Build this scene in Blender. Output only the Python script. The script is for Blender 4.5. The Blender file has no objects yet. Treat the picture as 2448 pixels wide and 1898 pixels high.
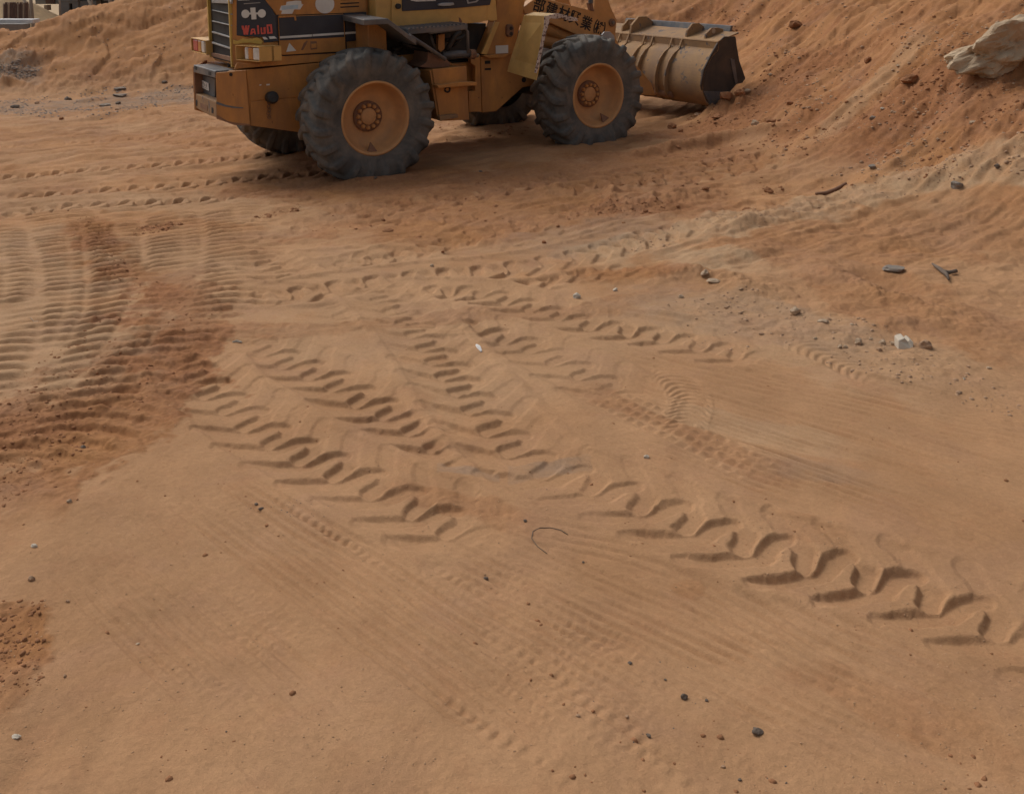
import bpy, math, random
import numpy as np
from mathutils import Matrix, Vector
C = bpy.context.scene.collection
R = math.radians
# ---------------------------------------------------------------- camera, sky, sun, exposure
FOC, PPX, PPY, CAMH = 2450.0, 1224.0, 266.0, 2.0          # photo 2448 x 1898: focal length and optical centre in its pixels
PITCH = math.atan(346 / 2450.0)
cam = bpy.data.cameras.new('camera'); cam_o = bpy.data.objects.new('camera', cam); C.objects.link(cam_o)
cam.sensor_fit = 'HORIZONTAL'; cam.sensor_width = 36.0; cam.lens = 36.0 * FOC / 2448
cam.shift_y = -(949 - PPY) / 2448; cam.clip_start = 0.05; cam.clip_end = 900
cam_o.location = (0, 0, CAMH); cam_o.rotation_euler = (math.pi / 2 - PITCH, 0, 0)
bpy.context.scene.camera = cam_o
SUN_AZ, SUN_EL = R(-47), R(50)                              # behind the machine, a little to the left
world = bpy.data.worlds.new('World'); bpy.context.scene.world = world; world.use_nodes = True
nt = world.node_tree; bg = nt.nodes['Background']; sky = nt.nodes.new('ShaderNodeTexSky')
sky.sky_type = 'NISHITA'; sky.sun_disc = False; sky.sun_elevation = SUN_EL; sky.sun_rotation = SUN_AZ
sky.air_density = 1.0; sky.dust_density = 6.0; sky.ozone_density = 0.6; sky.altitude = 100
hs = nt.nodes.new('ShaderNodeHueSaturation'); hs.inputs['Saturation'].default_value = .38      # thin overcast: a whiter sky
nt.links.new(sky.outputs[0], hs.inputs['Color']); nt.links.new(hs.outputs[0], bg.inputs[0]); bg.inputs[1].default_value = 0.135
sun = bpy.data.lights.new('sun', 'SUN'); sun.energy = 1.2; sun.angle = R(30); sun.color = (1.0, 0.95, 0.88)
sun_o = bpy.data.objects.new('sun', sun); C.objects.link(sun_o)
sd = Vector((math.sin(SUN_AZ) * math.cos(SUN_EL), math.cos(SUN_AZ) * math.cos(SUN_EL), math.sin(SUN_EL)))
sun_o.rotation_euler = sd.to_track_quat('Z', 'Y').to_euler(); sun_o.location = (-8, 20, 30)
vs = bpy.context.scene.view_settings
vs.view_transform = 'Standard'; vs.look = 'None'; vs.gamma = 1; vs.use_curve_mapping = False; vs.exposure = -0.27
rng = np.random.default_rng(7); random.seed(7)

# ---------------------------------------------------------------- measuring: a photo pixel gives a line of sight
cP, sP = math.cos(PITCH), math.sin(PITCH)
def sight(u, v):
    a = (np.asarray(u, float) - PPX) / FOC; b = -(np.asarray(v, float) - PPY) / FOC
    return np.stack([a, cP + b * sP, -sP + b * cP], -1)

# ---------------------------------------------------------------- noise
_perm = np.random.default_rng(3).permutation(4096)
_ang = np.random.default_rng(4).uniform(0, 2 * np.pi, 4096)
_gx, _gy = np.cos(_ang), np.sin(_ang)
def perlin(x, y, seed=0):
    xi = np.floor(x).astype(np.int64); yi = np.floor(y).astype(np.int64); fx = x - xi; fy = y - yi
    def g(i, j, dx, dy):
        h = _perm[(_perm[(i + seed * 131) & 4095] + j) & 4095]
        return _gx[h] * dx + _gy[h] * dy
    u = fx * fx * fx * (fx * (fx * 6 - 15) + 10); v = fy * fy * fy * (fy * (fy * 6 - 15) + 10)
    a = g(xi, yi, fx, fy); b = g(xi + 1, yi, fx - 1, fy); c = g(xi, yi + 1, fx, fy - 1); d = g(xi + 1, yi + 1, fx - 1, fy - 1)
    return (a + (b - a) * u) * (1 - v) + (c + (d - c) * u) * v
def fbm(x, y, seed=0, oct=4, gain=.5):
    s = 0; a = 1
    for k in range(oct):
        s = s + a * perlin(x * 2 ** k, y * 2 ** k, seed + k * 7); a *= gain
    return s
def sstep(a, b, x):
    t = np.clip((x - a) / (b - a), 0, 1); return t * t * (3 - 2 * t)

# ---------------------------------------------------------------- terrain: broad shape (yard floor and the dug piles round it)
def base_z(x, y):
    s = sstep(4.5, 9.5, y)
    return s * np.clip(-0.06 + 0.033 * (x + 1.4), -0.22, 0.12)
def flat_hit(u, v, z=-0.03):
    d = sight(u, v); t = (z - CAMH) / d[..., 2]; return d[..., 0] * t, d[..., 1] * t
_toe = [(2900, 700), (2500, 590), (2300, 540), (2120, 480), (1900, 420), (1790, 366), (1692, 312), (1600, 274), (1480, 232), (1200, 212), (850, 203),
        (500, 196), (300, 194), (0, 196), (-400, 200), (-900, 205)]
TOE = np.array([flat_hit(u, v, -0.02) for u, v in _toe])
FLAT = np.concatenate([TOE, [[-30, 10], [-30, -20], [30, -20], [30, 4]]])
def toe_dist(x, y):
    """distance behind the toe line of the piles, negative on the yard floor"""
    d2 = np.full(x.shape, 1e9); inside = np.zeros(x.shape, bool); n = len(FLAT)
    for i in range(n):
        ax, ay = FLAT[i]; bx, by = FLAT[(i + 1) % n]
        ex, ey = bx - ax, by - ay; L = ex * ex + ey * ey
        if i < len(TOE) - 1:
            t = np.clip(((x - ax) * ex + (y - ay) * ey) / L, 0, 1)
            d2 = np.minimum(d2, (x - ax - t * ex) ** 2 + (y - ay - t * ey) ** 2)
        cond = (ay > y) != (by > y)
        with np.errstate(divide='ignore', invalid='ignore'):
            xi = (bx - ax) * (y - ay) / (by - ay) + ax
        inside ^= cond & (x < xi)
    d = np.sqrt(d2); return np.where(inside, -d, d)
def macro(x, y):
    d = toe_dist(x, y)
    dw = d + 0.30 * fbm(x * .5, y * .5, 11, 3) * sstep(-.3, 1.2, d)
    slope = 0.60 + 0.10 * perlin(x * .35 + 5, y * .35, 21)
    k = 0.28
    f = slope * k * (np.logaddexp(0, dw / k) - np.logaddexp(0, -1.5 / k) * 0)
    # top of the heap: low on the far left, out of the picture elsewhere
    cap = np.interp(x, [-14, -9.6, -8.8, -7.2, -6.2, -5, -3.5, 0, 4, 9], [.45, 1.0, 1.34, 1.66, 2.3, 3.5, 4.8, 5.4, 6.0, 7.0])
    dc = cap / .6 + .9
    f2 = cap - 0.45 * np.maximum(0, d - dc)
    kk = .22
    h = -kk * np.logaddexp(-f / kk, -f2 / kk)
    return base_z(x, y) + h, d
def ground_hit(u, v):
    """where the line of sight of a pixel meets the broad ground shape"""
    u = np.atleast_1d(np.asarray(u, float)); v = np.atleast_1d(np.asarray(v, float))
    D = sight(u, v); t = np.full(u.shape, 1.6); hit = np.zeros(u.shape, bool)
    for k in range(2600):
        x, y, z = D[:, 0] * t, D[:, 1] * t, CAMH + D[:, 2] * t
        hz = macro(x, y)[0]; hit |= z <= hz
        if hit.all() or t.max() > 45: break
        t = np.where(hit, t, t + np.maximum(.006, (z - hz) * .35))
    return D[:, 0] * t, D[:, 1] * t

# ---------------------------------------------------------------- terrain mesh grid
tt = np.concatenate([np.linspace(-2.6, -.54, 60)[:-1], np.linspace(-.54, .54, 920), np.linspace(.54, 2.6, 60)[1:]])
ys = [0.9]
while ys[-1] < 78:
    y = ys[-1]
    if y < 2.0: dy = .03
    elif y < 13: dy = max(.0060, y * y / 2900.0) if y < 9.5 else y * .0034
    elif y < 23: dy = y * .0034
    else: dy = y * .02
    ys.append(y + dy)
ys = np.array(ys); NX, NY = len(tt), len(ys)
GY = np.repeat(ys[:, None], NX, 1); GX = (GY + 1.2) * tt[None, :] * .92
gx, gy = GX.ravel(), GY.ravel()
H0, DT = macro(gx, gy)
detail = np.zeros_like(gx)                                    # tracks and small relief
RED = np.zeros_like(gx); PALE = np.zeros_like(gx); GREY = np.zeros_like(gx); ORNG = np.zeros_like(gx)
onslope = sstep(-.1, .7, DT)
near = gy < 26

def spline(px, world=False, step=.05):
    P = np.array(px, float) if world else np.stack(ground_hit([p[0] for p in px], [p[1] for p in px]), 1)
    Q = np.concatenate([[2 * P[0] - P[1]], P, [2 * P[-1] - P[-2]]]); out = []
    for i in range(1, len(Q) - 2):
        n = max(2, int(np.linalg.norm(Q[i + 1] - Q[i]) / step))
        for t in np.arange(n) / n:
            p0, p1, p2, p3 = Q[i - 1:i + 3]
            out.append(.5 * (2 * p1 + (p2 - p0) * t + (2 * p0 - 5 * p1 + 4 * p2 - p3) * t * t + (3 * p1 - p0 - 3 * p2 + p3) * t ** 3))
    out.append(P[-1]); return np.array(out)
def along(S, half):
    """vertices near a spline: index, run along it, signed offset across it (left +)"""
    lo, hi = S.min(0) - half, S.max(0) + half
    idx = np.nonzero((gx > lo[0]) & (gx < hi[0]) & (gy > lo[1]) & (gy < hi[1]))[0]
    if len(idx) == 0: return idx, np.array([]), np.array([]), 0
    seg = np.diff(S, axis=0); L = np.linalg.norm(seg, axis=1) + 1e-9; cum = np.concatenate([[0], np.cumsum(L)])
    X, Y = gx[idx], gy[idx]; best = np.full(len(idx), 1e9); bs = np.zeros(len(idx)); bt = np.zeros(len(idx))
    for i in range(len(seg)):
        ux, uy = seg[i] / L[i]; dx, dy = X - S[i, 0], Y - S[i, 1]
        m = (np.abs(dx) < half + L[i]) & (np.abs(dy) < half + L[i])
        if not m.any(): continue
        dx, dy = dx[m], dy[m]
        a = dx * ux + dy * uy
        lo_a = -.3 if i == 0 else 0; hi_a = L[i] + (.3 if i == len(seg) - 1 else 0)
        ac = np.clip(a, lo_a, hi_a); c = -dx * uy + dy * ux
        q = (a - ac) ** 2 + c * c
        b = best[m]; w = q < b
        j = np.nonzero(m)[0][w]
        best[j] = q[w]; bs[j] = cum[i] + ac[w]; bt[j] = c[w]
    k = best < half * half
    return idx[k], bs[k], bt[k], cum[-1]
def segd(s, t, pl):
    d = np.full(s.shape, 9.0)
    for (a, b), (c, e) in zip(pl[:-1], pl[1:]):
        vx, vy = c - a, e - b; q = np.clip(((s - a) * vx + (t - b) * vy) / (vx * vx + vy * vy), 0, 1)
        d = np.minimum(d, np.hypot(s - a - q * vx, t - b - q * vy))
    return d
def lug_field(s, t, hw, pitch, wid=.032, soft=.019, seed=0):
    """tread bars pressed into soil: a bent bar from each edge to the middle, the two sides half a pitch apart; returns the two sides"""
    out = []; crumb = .006 * fbm(s * 14 + 3.3, t * 14 + seed, 7, 3, .6)
    for sgn, off, pl in ((1, 0.0, [(-1.0 * hw, -1.04 * hw), (-.20 * hw, -.32 * hw), (-.15 * hw, .18 * hw), (.0, .38 * hw)]), (-1, pitch * .50, [(-.98 * hw, -1.04 * hw), (-.12 * hw, -.20 * hw), (-.06 * hw, .22 * hw)])):
        e = np.full(s.shape, 9.0); k = np.round((s - off + .08) / pitch)
        for dk in (-1, 0, 1): e = np.minimum(e, segd(s - off - (k + dk) * pitch, t * sgn, pl))
        out.append(1 - np.clip((e + crumb - (wid - soft * .2)) / soft, 0, 1))
    return out
def stamp(px, kind, hw, depth, pitch=.215, seed=0, fade=.35, damp=.85, wob=.012, world=False, a0=1.0, a1=1.0, press=.006, rib=5, patchy=.0):
    S = spline(px, world); idx, s, t, L = along(S, hw * 1.5 + .08)
    if len(idx) == 0: return
    X, Y = gx[idx], gy[idx]
    s = s + wob * fbm(X * 6, Y * 6, seed + 31, 2); t = t + wob * fbm(X * 6, Y * 6, seed + 37, 2); s = s + .05 * perlin(X * .9, Y * .9, seed + 41); s = s + .004 * fbm(X * 28, Y * 28, seed + 43, 2)
    edge = 1 - sstep(hw * .97, hw * 1.10, np.abs(t))
    ends = sstep(-.25, fade, s) * sstep(-.25, fade, L - s) * np.interp(s, [0, max(L, .01)], [a0, a1])
    vary = np.clip(.85 + .5 * fbm(X * 1.7, Y * 1.7, seed + 3, 2), .25, 1.2)
    if patchy: vary = vary * sstep(-.25 + patchy, .25 + patchy, fbm(X * 1.1, Y * 1.1, seed + 91, 2) + .25)
    m = edge * ends
    if kind == 'lug':
        na, fa = lug_field(s, t, hw, pitch, seed=seed)
        wear = np.clip(.88 + .5 * fbm(X * 2.6, Y * 2.6, seed + 61, 3), .35, 1.1)
        f = -.66 * depth * wear * np.maximum(na * (.45 + .55 * sstep(-1.06 * hw, -.72 * hw, t)), fa * (1 - .70 * sstep(.14 * hw, .40 * hw, t))) + .16 * depth * np.exp(-((np.abs(t) - hw * 1.12) / .035) ** 2)
        m = ends * (1 - sstep(hw * 1.2, hw * 1.42, np.abs(t)))
    elif kind == 'shoulder':                                 # only the shoulder ends of the bars show, in two rows
        q = np.abs(t) / hw; ph = (s / pitch + .5 * (t > 0) + .35 * q) % 1.0
        bar = sstep(.0, .16, ph) * (1 - sstep(.52, .74, ph))
        f = -depth * bar * sstep(.22, .4, q) * (1 - sstep(.86, 1.0, q)) - press
    elif kind == 'crawler':
        ph = (s + .10 * np.cos(t / hw * 1.3) + .02 * fbm(X * 3, Y * 3, seed + 5, 2)) / pitch % 1.0
        saw = np.where(ph < .5, ph / .5, (1 - ph) / .5)
        gap = (1 - .5 * np.exp(-((t - .12 * hw) / .03) ** 2)) * (1 - sstep(hw * .7, hw, np.abs(t)) * .8)
        f = depth * (sstep(.22, .72, saw) - .6) * gap
    elif kind == 'rib':
        w = hw * 2 / rib; ph = (t / w + .5) % 1.0
        f = -depth * np.exp(-((ph - .5) / .20) ** 2)
    elif kind == 'block':
        w = hw * 2 / rib; col = np.floor(t / w + 50); ph = (t / w) % 1.0; pr = (s / pitch + .37 * col) % 1.0
        f = depth * (sstep(.12, .3, ph) * (1 - sstep(.7, .88, ph)) * sstep(.0, .18, pr) * (1 - sstep(.25, .85, pr)) - .4)
    elif kind == 'notch':                                     # a thin row of small notches left by a tyre shoulder
        pr = (s / pitch) % 1.0
        f = -depth * sstep(.0, .3, pr) * (1 - sstep(.35, .8, pr)) * np.exp(-(t / (hw * .6)) ** 2)
    f = f * vary
    detail[idx] = detail[idx] * (1 - damp * m) + (f - press * edge) * m
def berm(px, width, height, seed=0, rough=.5, world=False, skew=0.0, amp=6.0):
    S = spline(px, world); idx, s, t, L = along(S, width * 2.6)
    if len(idx) == 0: return None
    X, Y = gx[idx], gy[idx]; ends = sstep(-.2, .6, s) * sstep(-.2, .6, L - s)
    t = t + width * .5 * fbm(X * 2, Y * 2, seed, 3)
    w = np.where(t > 0, width * (1 + skew), width * (1 - skew))
    g = np.exp(-(t / w) ** 2) * ends
    detail[idx] += height * g * (1 + rough * fbm(X * amp, Y * amp, seed + 9, 4, .6))
    return idx, g
def tint(arr, px, width, val=1.0, seed=0, world=False, ragged=.8, freq=2.2):
    S = spline(px, world); idx, s, t, L = along(S, width * 2.2)
    if len(idx) == 0: return
    X, Y = gx[idx], gy[idx]; ends = sstep(-.3, .2, s) * sstep(-.3, .2, L - s)
    q = np.abs(t) / width + ragged * fbm(X * freq, Y * freq, seed + 70, 4, .6)
    arr[idx] = np.maximum(arr[idx], val * (1 - sstep(.75, 1.25, q)) * ends)
def blob(arr, u, v, r, val=1.0, seed=0, ragged=.8, freq=3.0):
    x, y = ground_hit(u, v); x, y = x[0], y[0]
    idx = np.nonzero((np.abs(gx - x) < r * 2.2) & (np.abs(gy - y) < r * 2.2))[0]
    X, Y = gx[idx], gy[idx]; q = np.hypot(X - x, Y - y) / r + ragged * fbm(X * freq, Y * freq, seed + 170, 4, .6)
    arr[idx] = np.maximum(arr[idx], val * (1 - sstep(.7, 1.2, q)))

# ---- relief of the slopes: clods, runnels down the fall line, slumps
nidx = np.nonzero(near)[0]; X, Y, D = gx[nidx], gy[nidx], DT[nidx]; sl = onslope[nidx]
wr = sstep(-.5, 3.0, X)                                       # right-hand pile: its fall line runs towards the lower left
ca = np.where(wr > .5, X * .36 - Y * .93, X * .55 - Y * .83); cb = np.where(wr > .5, X * .93 + Y * .36, X * .83 + Y * .55)
streak = fbm(ca * 2.6, cb * .55, 40, 4, .55); fine = fbm(ca * 8.5, cb * 1.1, 43, 3, .6)
lump = fbm(X * 1.1, Y * 1.1, 50, 5, .55)
crag = 1 - np.abs(fbm(X * .8, Y * .8, 60, 4, .5)) * 2
detail[nidx] += sl * (.018 + .012 * wr) * (fine - .8 * np.abs(fbm(ca * 6, cb * .9, 45, 2))) 
detail[nidx] += sl * ((.058 + .03 * wr) * streak + (.07 + .03 * wr) * lump + .055 * (crag - .6) * sstep(.4, 2.0, D)) + sl * .014 * fbm(X * 9, Y * 9, 65, 3, .6)
# rough broken patches
pit = sstep(.22, .5, fbm(ca * 3.5, cb * 2.0, 47, 3, .6)); detail[nidx] -= sl * .035 * pit
ledge = sstep(-.02, .03, fbm(ca * .9 + .25 * cb, cb * .7, 48, 3)) ; detail[nidx] += sl * .07 * ledge * (1 - wr)
rough = sstep(.05, .45, fbm(X * .9 + 9, Y * .9, 75, 3)) * sl
detail[nidx] += rough * .035 * np.abs(fbm(X * 7, Y * 7, 77, 4, .65))
# ---- relief of the yard floor
fl = 1 - sl
detail[nidx] += fl * (.022 * fbm(X * .9, Y * .9, 80, 3) + .0045 * fbm(X * 5, Y * 5, 83, 3) + .0022 * fbm(X * 18, Y * 18, 86, 2))
far_rough = sstep(6.5, 9.0, Y) * fl
th_ = R(32); U_ = X * math.cos(th_) + Y * math.sin(th_); W_ = -X * math.sin(th_) + Y * math.cos(th_)
detail[nidx] += sstep(5.6, 7.5, Y) * fl * (.042 * fbm(U_ * .55, W_ * 3.4, 94, 4, .6) + .012 * fbm(U_ * 2.2, W_ * 9, 95, 3, .6)) * sstep(-12, -5, X)
th_ = math.atan2(-.77, .64); U_ = X * math.cos(th_) + Y * math.sin(th_); W_ = -X * math.sin(th_) + Y * math.cos(th_)
detail[nidx] += fl * sstep(.2, 1.2, X) * sstep(3.2, 4.2, Y) * (1 - sstep(6.2, 7.5, Y)) * (.014 * fbm(U_ * .6, W_ * 5, 96, 4, .6))
detail[nidx] += far_rough * (.030 * fbm(X * 1.2 + Y * .3, Y * 3.2, 88, 4, .6))
rr = fl * sstep(.3, 2.2, X) * sstep(4.0, 6.0, Y)              # lumpy strip at the foot of the right-hand pile
detail[nidx] += rr * (.035 * fbm(X * 1.4, Y * 2.2, 90, 4, .6) + .012 * np.abs(fbm(X * 8, Y * 8, 92, 3, .6)))

# ---- windrows, ruts, ledges
berm([(2560, 395), (2330, 405), (2130, 455), (1930, 505), (1740, 540), (1560, 570), (1430, 600), (1330, 640)], .30, .055, 5, .8, skew=-.3, amp=4)
berm([(1440, 392), (1560, 370), (1700, 345), (1830, 322), (1900, 312)], .12, .10, 6, .35, skew=.45)
berm([(1240, 470), (1400, 440), (1500, 490), (1640, 470), (1760, 455)], .16, .05, 8, 1.2)
berm([(1420, 655), (1560, 660), (1700, 668), (1830, 700), (1950, 745)], .14, .05, 9, .8)
berm([(1950, 640), (2080, 690), (2200, 735), (2330, 760)], .12, .07, 10, .6)
berm([(2448, 820), (2250, 775), (2100, 775), (2000, 770)], .10, .035, 12, .6)
berm([(1480, 745), (1700, 760), (1950, 800), (2200, 870), (2448, 960)], .25, .02, 14, .8)
berm([(2060, 650), (2150, 700), (2190, 730)], .16, -.10, 13, .3)
berm([(0, 215), (180, 212), (330, 200), (430, 196)], .5, .06, 15, 1.0)
berm([(1690, 268), (1730, 272), (1780, 258), (1830, 240)], .26, .22, 18, .7)
berm([(-60, 195), (20, 190), (90, 182)], .7, .22, 16, .5)
berm([(520, 330), (420, 290), (300, 275), (150, 285)], .35, .05, 17, .6)

# ---- tyre and crawler tracks, oldest first
lines_r = [[(1250, 770), (1600, 860), (2000, 960), (2460, 1100)], [(1400, 760), (1750, 850), (2150, 950), (2500, 1040)],
           [(1450, 880), (1750, 970), (2100, 1080), (2500, 1230)], [(1550, 940), (1900, 1060), (2200, 1170), (2500, 1290)],
           [(1750, 900), (2050, 960), (2250, 1010), (2500, 1060)]]
for i, l in enumerate(lines_r): stamp(l, 'rib', .14, .010, seed=100 + i, damp=.4, rib=5, fade=.8, patchy=-.02, press=.004, wob=.006)
fan = [[(520, 1080), (800, 1230), (1200, 1450), (1640, 1700), (1950, 1900)], [(430, 1130), (700, 1300), (1000, 1510), (1300, 1720), (1560, 1900)], [(330, 1220), (560, 1390), (820, 1600), (1100, 1830), (1190, 1910)],
       [(230, 1320), (420, 1480), (640, 1680), (860, 1900)], [(1060, 1290), (1400, 1430), (1800, 1610), (2200, 1800), (2448, 1920)], [(1450, 1250), (1800, 1380), (2100, 1520), (2480, 1690)],
       [(1500, 1010), (1800, 1110), (2100, 1220), (2480, 1380)], [(1330, 860), (1600, 950), (1950, 1060), (2460, 1220)], [(1700, 960), (2000, 1030), (2250, 1110), (2500, 1190)]]
for i, l in enumerate(fan): stamp(l, 'rib', .17, .0125, seed=240 + i, damp=.2, rib=8, fade=.8, patchy=.06, press=.003, wob=.006)
near_rows = [[(560, 1180), (800, 1330), (1100, 1520), (1400, 1720), (1680, 1900)], [(300, 1280), (560, 1450), (850, 1650), (1150, 1880)],
             [(760, 1150), (1010, 1290), (1350, 1500), (1700, 1740), (1950, 1920)], [(100, 1500), (330, 1620), (560, 1780), (720, 1920)],
             [(1120, 1330), (1400, 1480), (1750, 1700), (2050, 1900)]]
for i, l in enumerate(near_rows):
    stamp(l, 'block', .125, .0022, pitch=.036, seed=120 + i, damp=.1, rib=5, fade=.5, patchy=.18, wob=.035, press=.0)
for i, l in enumerate([[(640, 1180), (900, 1340), (1250, 1560), (1560, 1780), (1700, 1880)], [(820, 1500), (1050, 1660), (1250, 1800), (1400, 1910)],
                       [(1150, 1340), (1290, 1440), (1480, 1560)], [(1330, 1660), (1480, 1760), (1640, 1860), (1750, 1920)], [(960, 1290), (1120, 1400), (1260, 1480)]]):
    stamp(l, 'notch', .035, .0065, pitch=.046, seed=140 + i, damp=.0, fade=.4, patchy=.16, wob=.02, press=.0)
for i, l in enumerate([[(1270, 1260), (1500, 1300), (1720, 1370), (2050, 1520), (2500, 1730)], [(1330, 1400), (1600, 1520), (1900, 1680), (2300, 1900)],
                       [(900, 1210), (1080, 1230), (1230, 1290)], [(1440, 1310), (1700, 1420), (2000, 1600), (2448, 1830)]]):
    stamp(l, 'rib', .12, .013, seed=150 + i, damp=.4, rib=5, fade=.8, patchy=-.02, press=.004, wob=.006)
stamp([(1390, 920), (1520, 975), (1700, 1060), (1790, 1110)], 'block', .12, .010, pitch=.060, seed=160, damp=.5, rib=4, fade=.25, patchy=.05)
stamp([(1610, 905), (1650, 950), (1640, 1000)], 'crawler', .10, .010, pitch=.045, seed=161, damp=.6, fade=.1)
stamp([(1930, 835), (1990, 860), (2040, 885)], 'crawler', .10, .012, pitch=.06, seed=162, damp=.6, fade=.1)
# crawler tracks on the left, seen end-on, bars nearly level
crawl = [([(120, 470), (150, 560), (150, 700), (90, 860), (-40, 1050)], .33), ([(260, 520), (290, 620), (300, 730), (230, 880), (90, 1040), (-80, 1180)], .24),
         ([(420, 500), (430, 600), (420, 720), (360, 850), (240, 990), (80, 1130)], .27), ([(540, 470), (575, 560), (575, 680), (520, 790), (430, 890), (330, 990)], .30),
         ([(-30, 520), (0, 640), (-20, 800), (-90, 950)], .26)]
for i, (l, w) in enumerate(crawl): stamp(l, 'crawler', w, .033, pitch=.130, seed=170 + i, damp=.6, fade=.5, patchy=.02, wob=.022, press=.002)
stamp([(900, 560), (760, 600), (560, 640), (380, 690)], 'lug', .21, .022, seed=180, damp=.5, a0=.6, a1=.2)
# the yard: wheel loader tracks
for i, l in enumerate([[(0, 470), (200, 455), (420, 440), (640, 420), (800, 412), (900, 405)], [(-40, 425), (200, 405), (420, 388), (600, 372), (720, 360)],
                       [(-40, 520), (150, 490), (380, 480), (560, 470)]]):
    stamp(l, 'lug', .235, .08, pitch=.25, seed=190 + i, damp=.8, wob=.02)
stamp([(760, 520), (900, 500), (1050, 480), (1250, 440), (1420, 400)], 'lug', .25, .065, pitch=.27, seed=196, wob=.03, damp=.7)
stamp([(1330, 455), (1480, 425), (1640, 400), (1800, 372), (1900, 350)], 'lug', .27, .095, pitch=.27, seed=197, damp=.8, wob=.03)
stamp([(1420, 440), (1600, 432), (1760, 405), (1880, 378)], 'lug', .22, .07, pitch=.25, seed=198, damp=.7)
stamp([(640, 560), (800, 540), (1000, 530), (1200, 510)], 'lug', .24, .045, pitch=.25, seed=199, damp=.6, patchy=.1)
stamp([(560, 560), (760, 580), (1000, 590), (1300, 560)], 'lug', .23, .018, seed=200, damp=.5, patchy=.15)
for i, l in enumerate([[(560, 640), (800, 612), (1050, 604), (1300, 590)], [(700, 462), (900, 520), (1150, 600), (1320, 690)], [(560, 525), (850, 492), (1120, 462)], [(600, 600), (740, 690), (860, 770)],
                       [(900, 470), (1150, 520), (1400, 560)], [(300, 330), (520, 345), (640, 350)], [(0, 350), (250, 335), (480, 318)], [(1100, 690), (1350, 650), (1560, 640)], [(760, 640), (960, 600), (1200, 540), (1400, 490)]]):
    stamp(l, 'lug', .22, .040, seed=260 + i, damp=.4, patchy=.04, wob=.03, pitch=.23)
stamp([(640, 705), (800, 680), (1000, 655), (1200, 637), (1400, 603), (1560, 560), (1660, 545)], 'lug', .26, .056, seed=201, damp=.9, a1=.8, fade=.25, pitch=.24)
stamp([(620, 770), (800, 752), (960, 735), (1060, 740)], 'lug', .22, .025, seed=202, damp=.6, patchy=.05)
stamp([(880, 690), (1010, 690), (1150, 696), (1290, 735), (1420, 772), (1560, 795), (1720, 832), (1800, 850)], 'lug', .215, .038, seed=203, damp=.9)
stamp([(980, 740), (1100, 775), (1240, 812), (1300, 838), (1390, 885), (1470, 930)], 'lug', .215, .034, seed=204, damp=.9, fade=.25)
stamp([(620, 820), (700, 862), (800, 905), (870, 950), (950, 985), (1030, 1035), (1110, 1110)], 'lug', .215, .037, seed=205, damp=.9, fade=.2)
stamp([(450, 850), (500, 920), (570, 975), (640, 1030), (720, 1075), (820, 1120), (910, 1165), (1010, 1210), (1090, 1260)], 'lug', .215, .038, seed=206, damp=.92, fade=.2)
stamp([(880, 680), (960, 745), (1017, 805), (1077, 882), (1130, 950), (1200, 1030), (1290, 1110), (1410, 1150), (1540, 1195), (1669, 1250), (1818, 1300),
       (1990, 1345), (2168, 1400), (2350, 1470), (2560, 1560)], 'lug', .225, .042, seed=207, damp=.92, fade=.3, a0=.6)
berm([(60, 1690), (90, 1780), (40, 1870), (-60, 1910)], .06, -.085, 210, .3)
berm([(260, 1760), (230, 1840), (215, 1920)], .05, -.07, 211, .3)
# faint shoe prints: a rounded sole sunk a few millimetres
for i, l in enumerate([[(1170, 1310), (1260, 1350), (1310, 1400)], [(1590, 1570), (1700, 1600), (1830, 1690), (1880, 1730)], [(2060, 1150), (2100, 1120), (2120, 1090)]]):
    berm(l, .075, -.014, 220 + i, .2)

# ---- soils: red, pale and grey
RED[:] = np.maximum(RED, 1.0 * sstep(-.5, .5, DT + .35 * fbm(gx * 1.3, gy * 1.3, 300, 4)) * (.66 + .45 * fbm(gx * .9, gy * .9, 301, 4)))
str_ = np.zeros_like(gx); str_[nidx] = fbm(ca * 1.7, cb * .32, 303, 4, .6); RED = np.clip(RED * (1 + 1.1 * str_ * onslope), 0, 1)
left = sstep(-3.0, -5.0, gx); RED *= 1 - .2 * left * onslope
tint(RED, [(1690, 290), (1800, 270), (1880, 210), (1960, 120)], .55, 1.0, 43); tint(RED, [(1850, 340), (1960, 270), (2080, 180)], .22, .9, 44); tint(RED, [(2030, 340), (2160, 240), (2260, 120), (2330, 20)], .45, 1.0, 45); tint(RED, [(2330, 330), (2400, 260), (2500, 180)], .5, .8, 49)
tint(RED, [(1560, 60), (1680, 30), (1800, -20)], .5, .9, 46); tint(PALE, [(1960, 330), (2080, 220), (2200, 90)], .18, .45, 47); tint(RED, [(1500, 330), (1650, 320), (1800, 320)], .4, .8, 48)
tint(RED, [(205, 530), (250, 600), (300, 670)], .17, .9, 1)
tint(RED, [(400, 660), (420, 740), (390, 810), (310, 880), (200, 950), (70, 1020), (-50, 1090)], .27, .95, 2, ragged=1.25, freq=4.5)
tint(RED, [(470, 760), (440, 830), (380, 930), (280, 1010), (150, 1100), (20, 1200)], .24, .85, 3, ragged=1.25, freq=4.5)
tint(RED, [(540, 795), (760, 785), (980, 765), (1200, 745), (1420, 735), (1560, 700)], .11, .55, 4)
tint(RED, [(-60, 1480), (20, 1500), (40, 1580), (-10, 1640)], .10, .95, 5, freq=5, ragged=1.1)
tint(RED, [(620, 420), (900, 440), (1200, 430), (1500, 400), (1800, 360)], .75, .75, 6)
tint(RED, [(780, 500), (1050, 520), (1300, 500), (1480, 480), (1750, 470)], .75, .62, 7)
tint(RED, [(1230, 490), (1400, 490), (1560, 505), (1680, 490)], .28, .85, 8)
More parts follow.
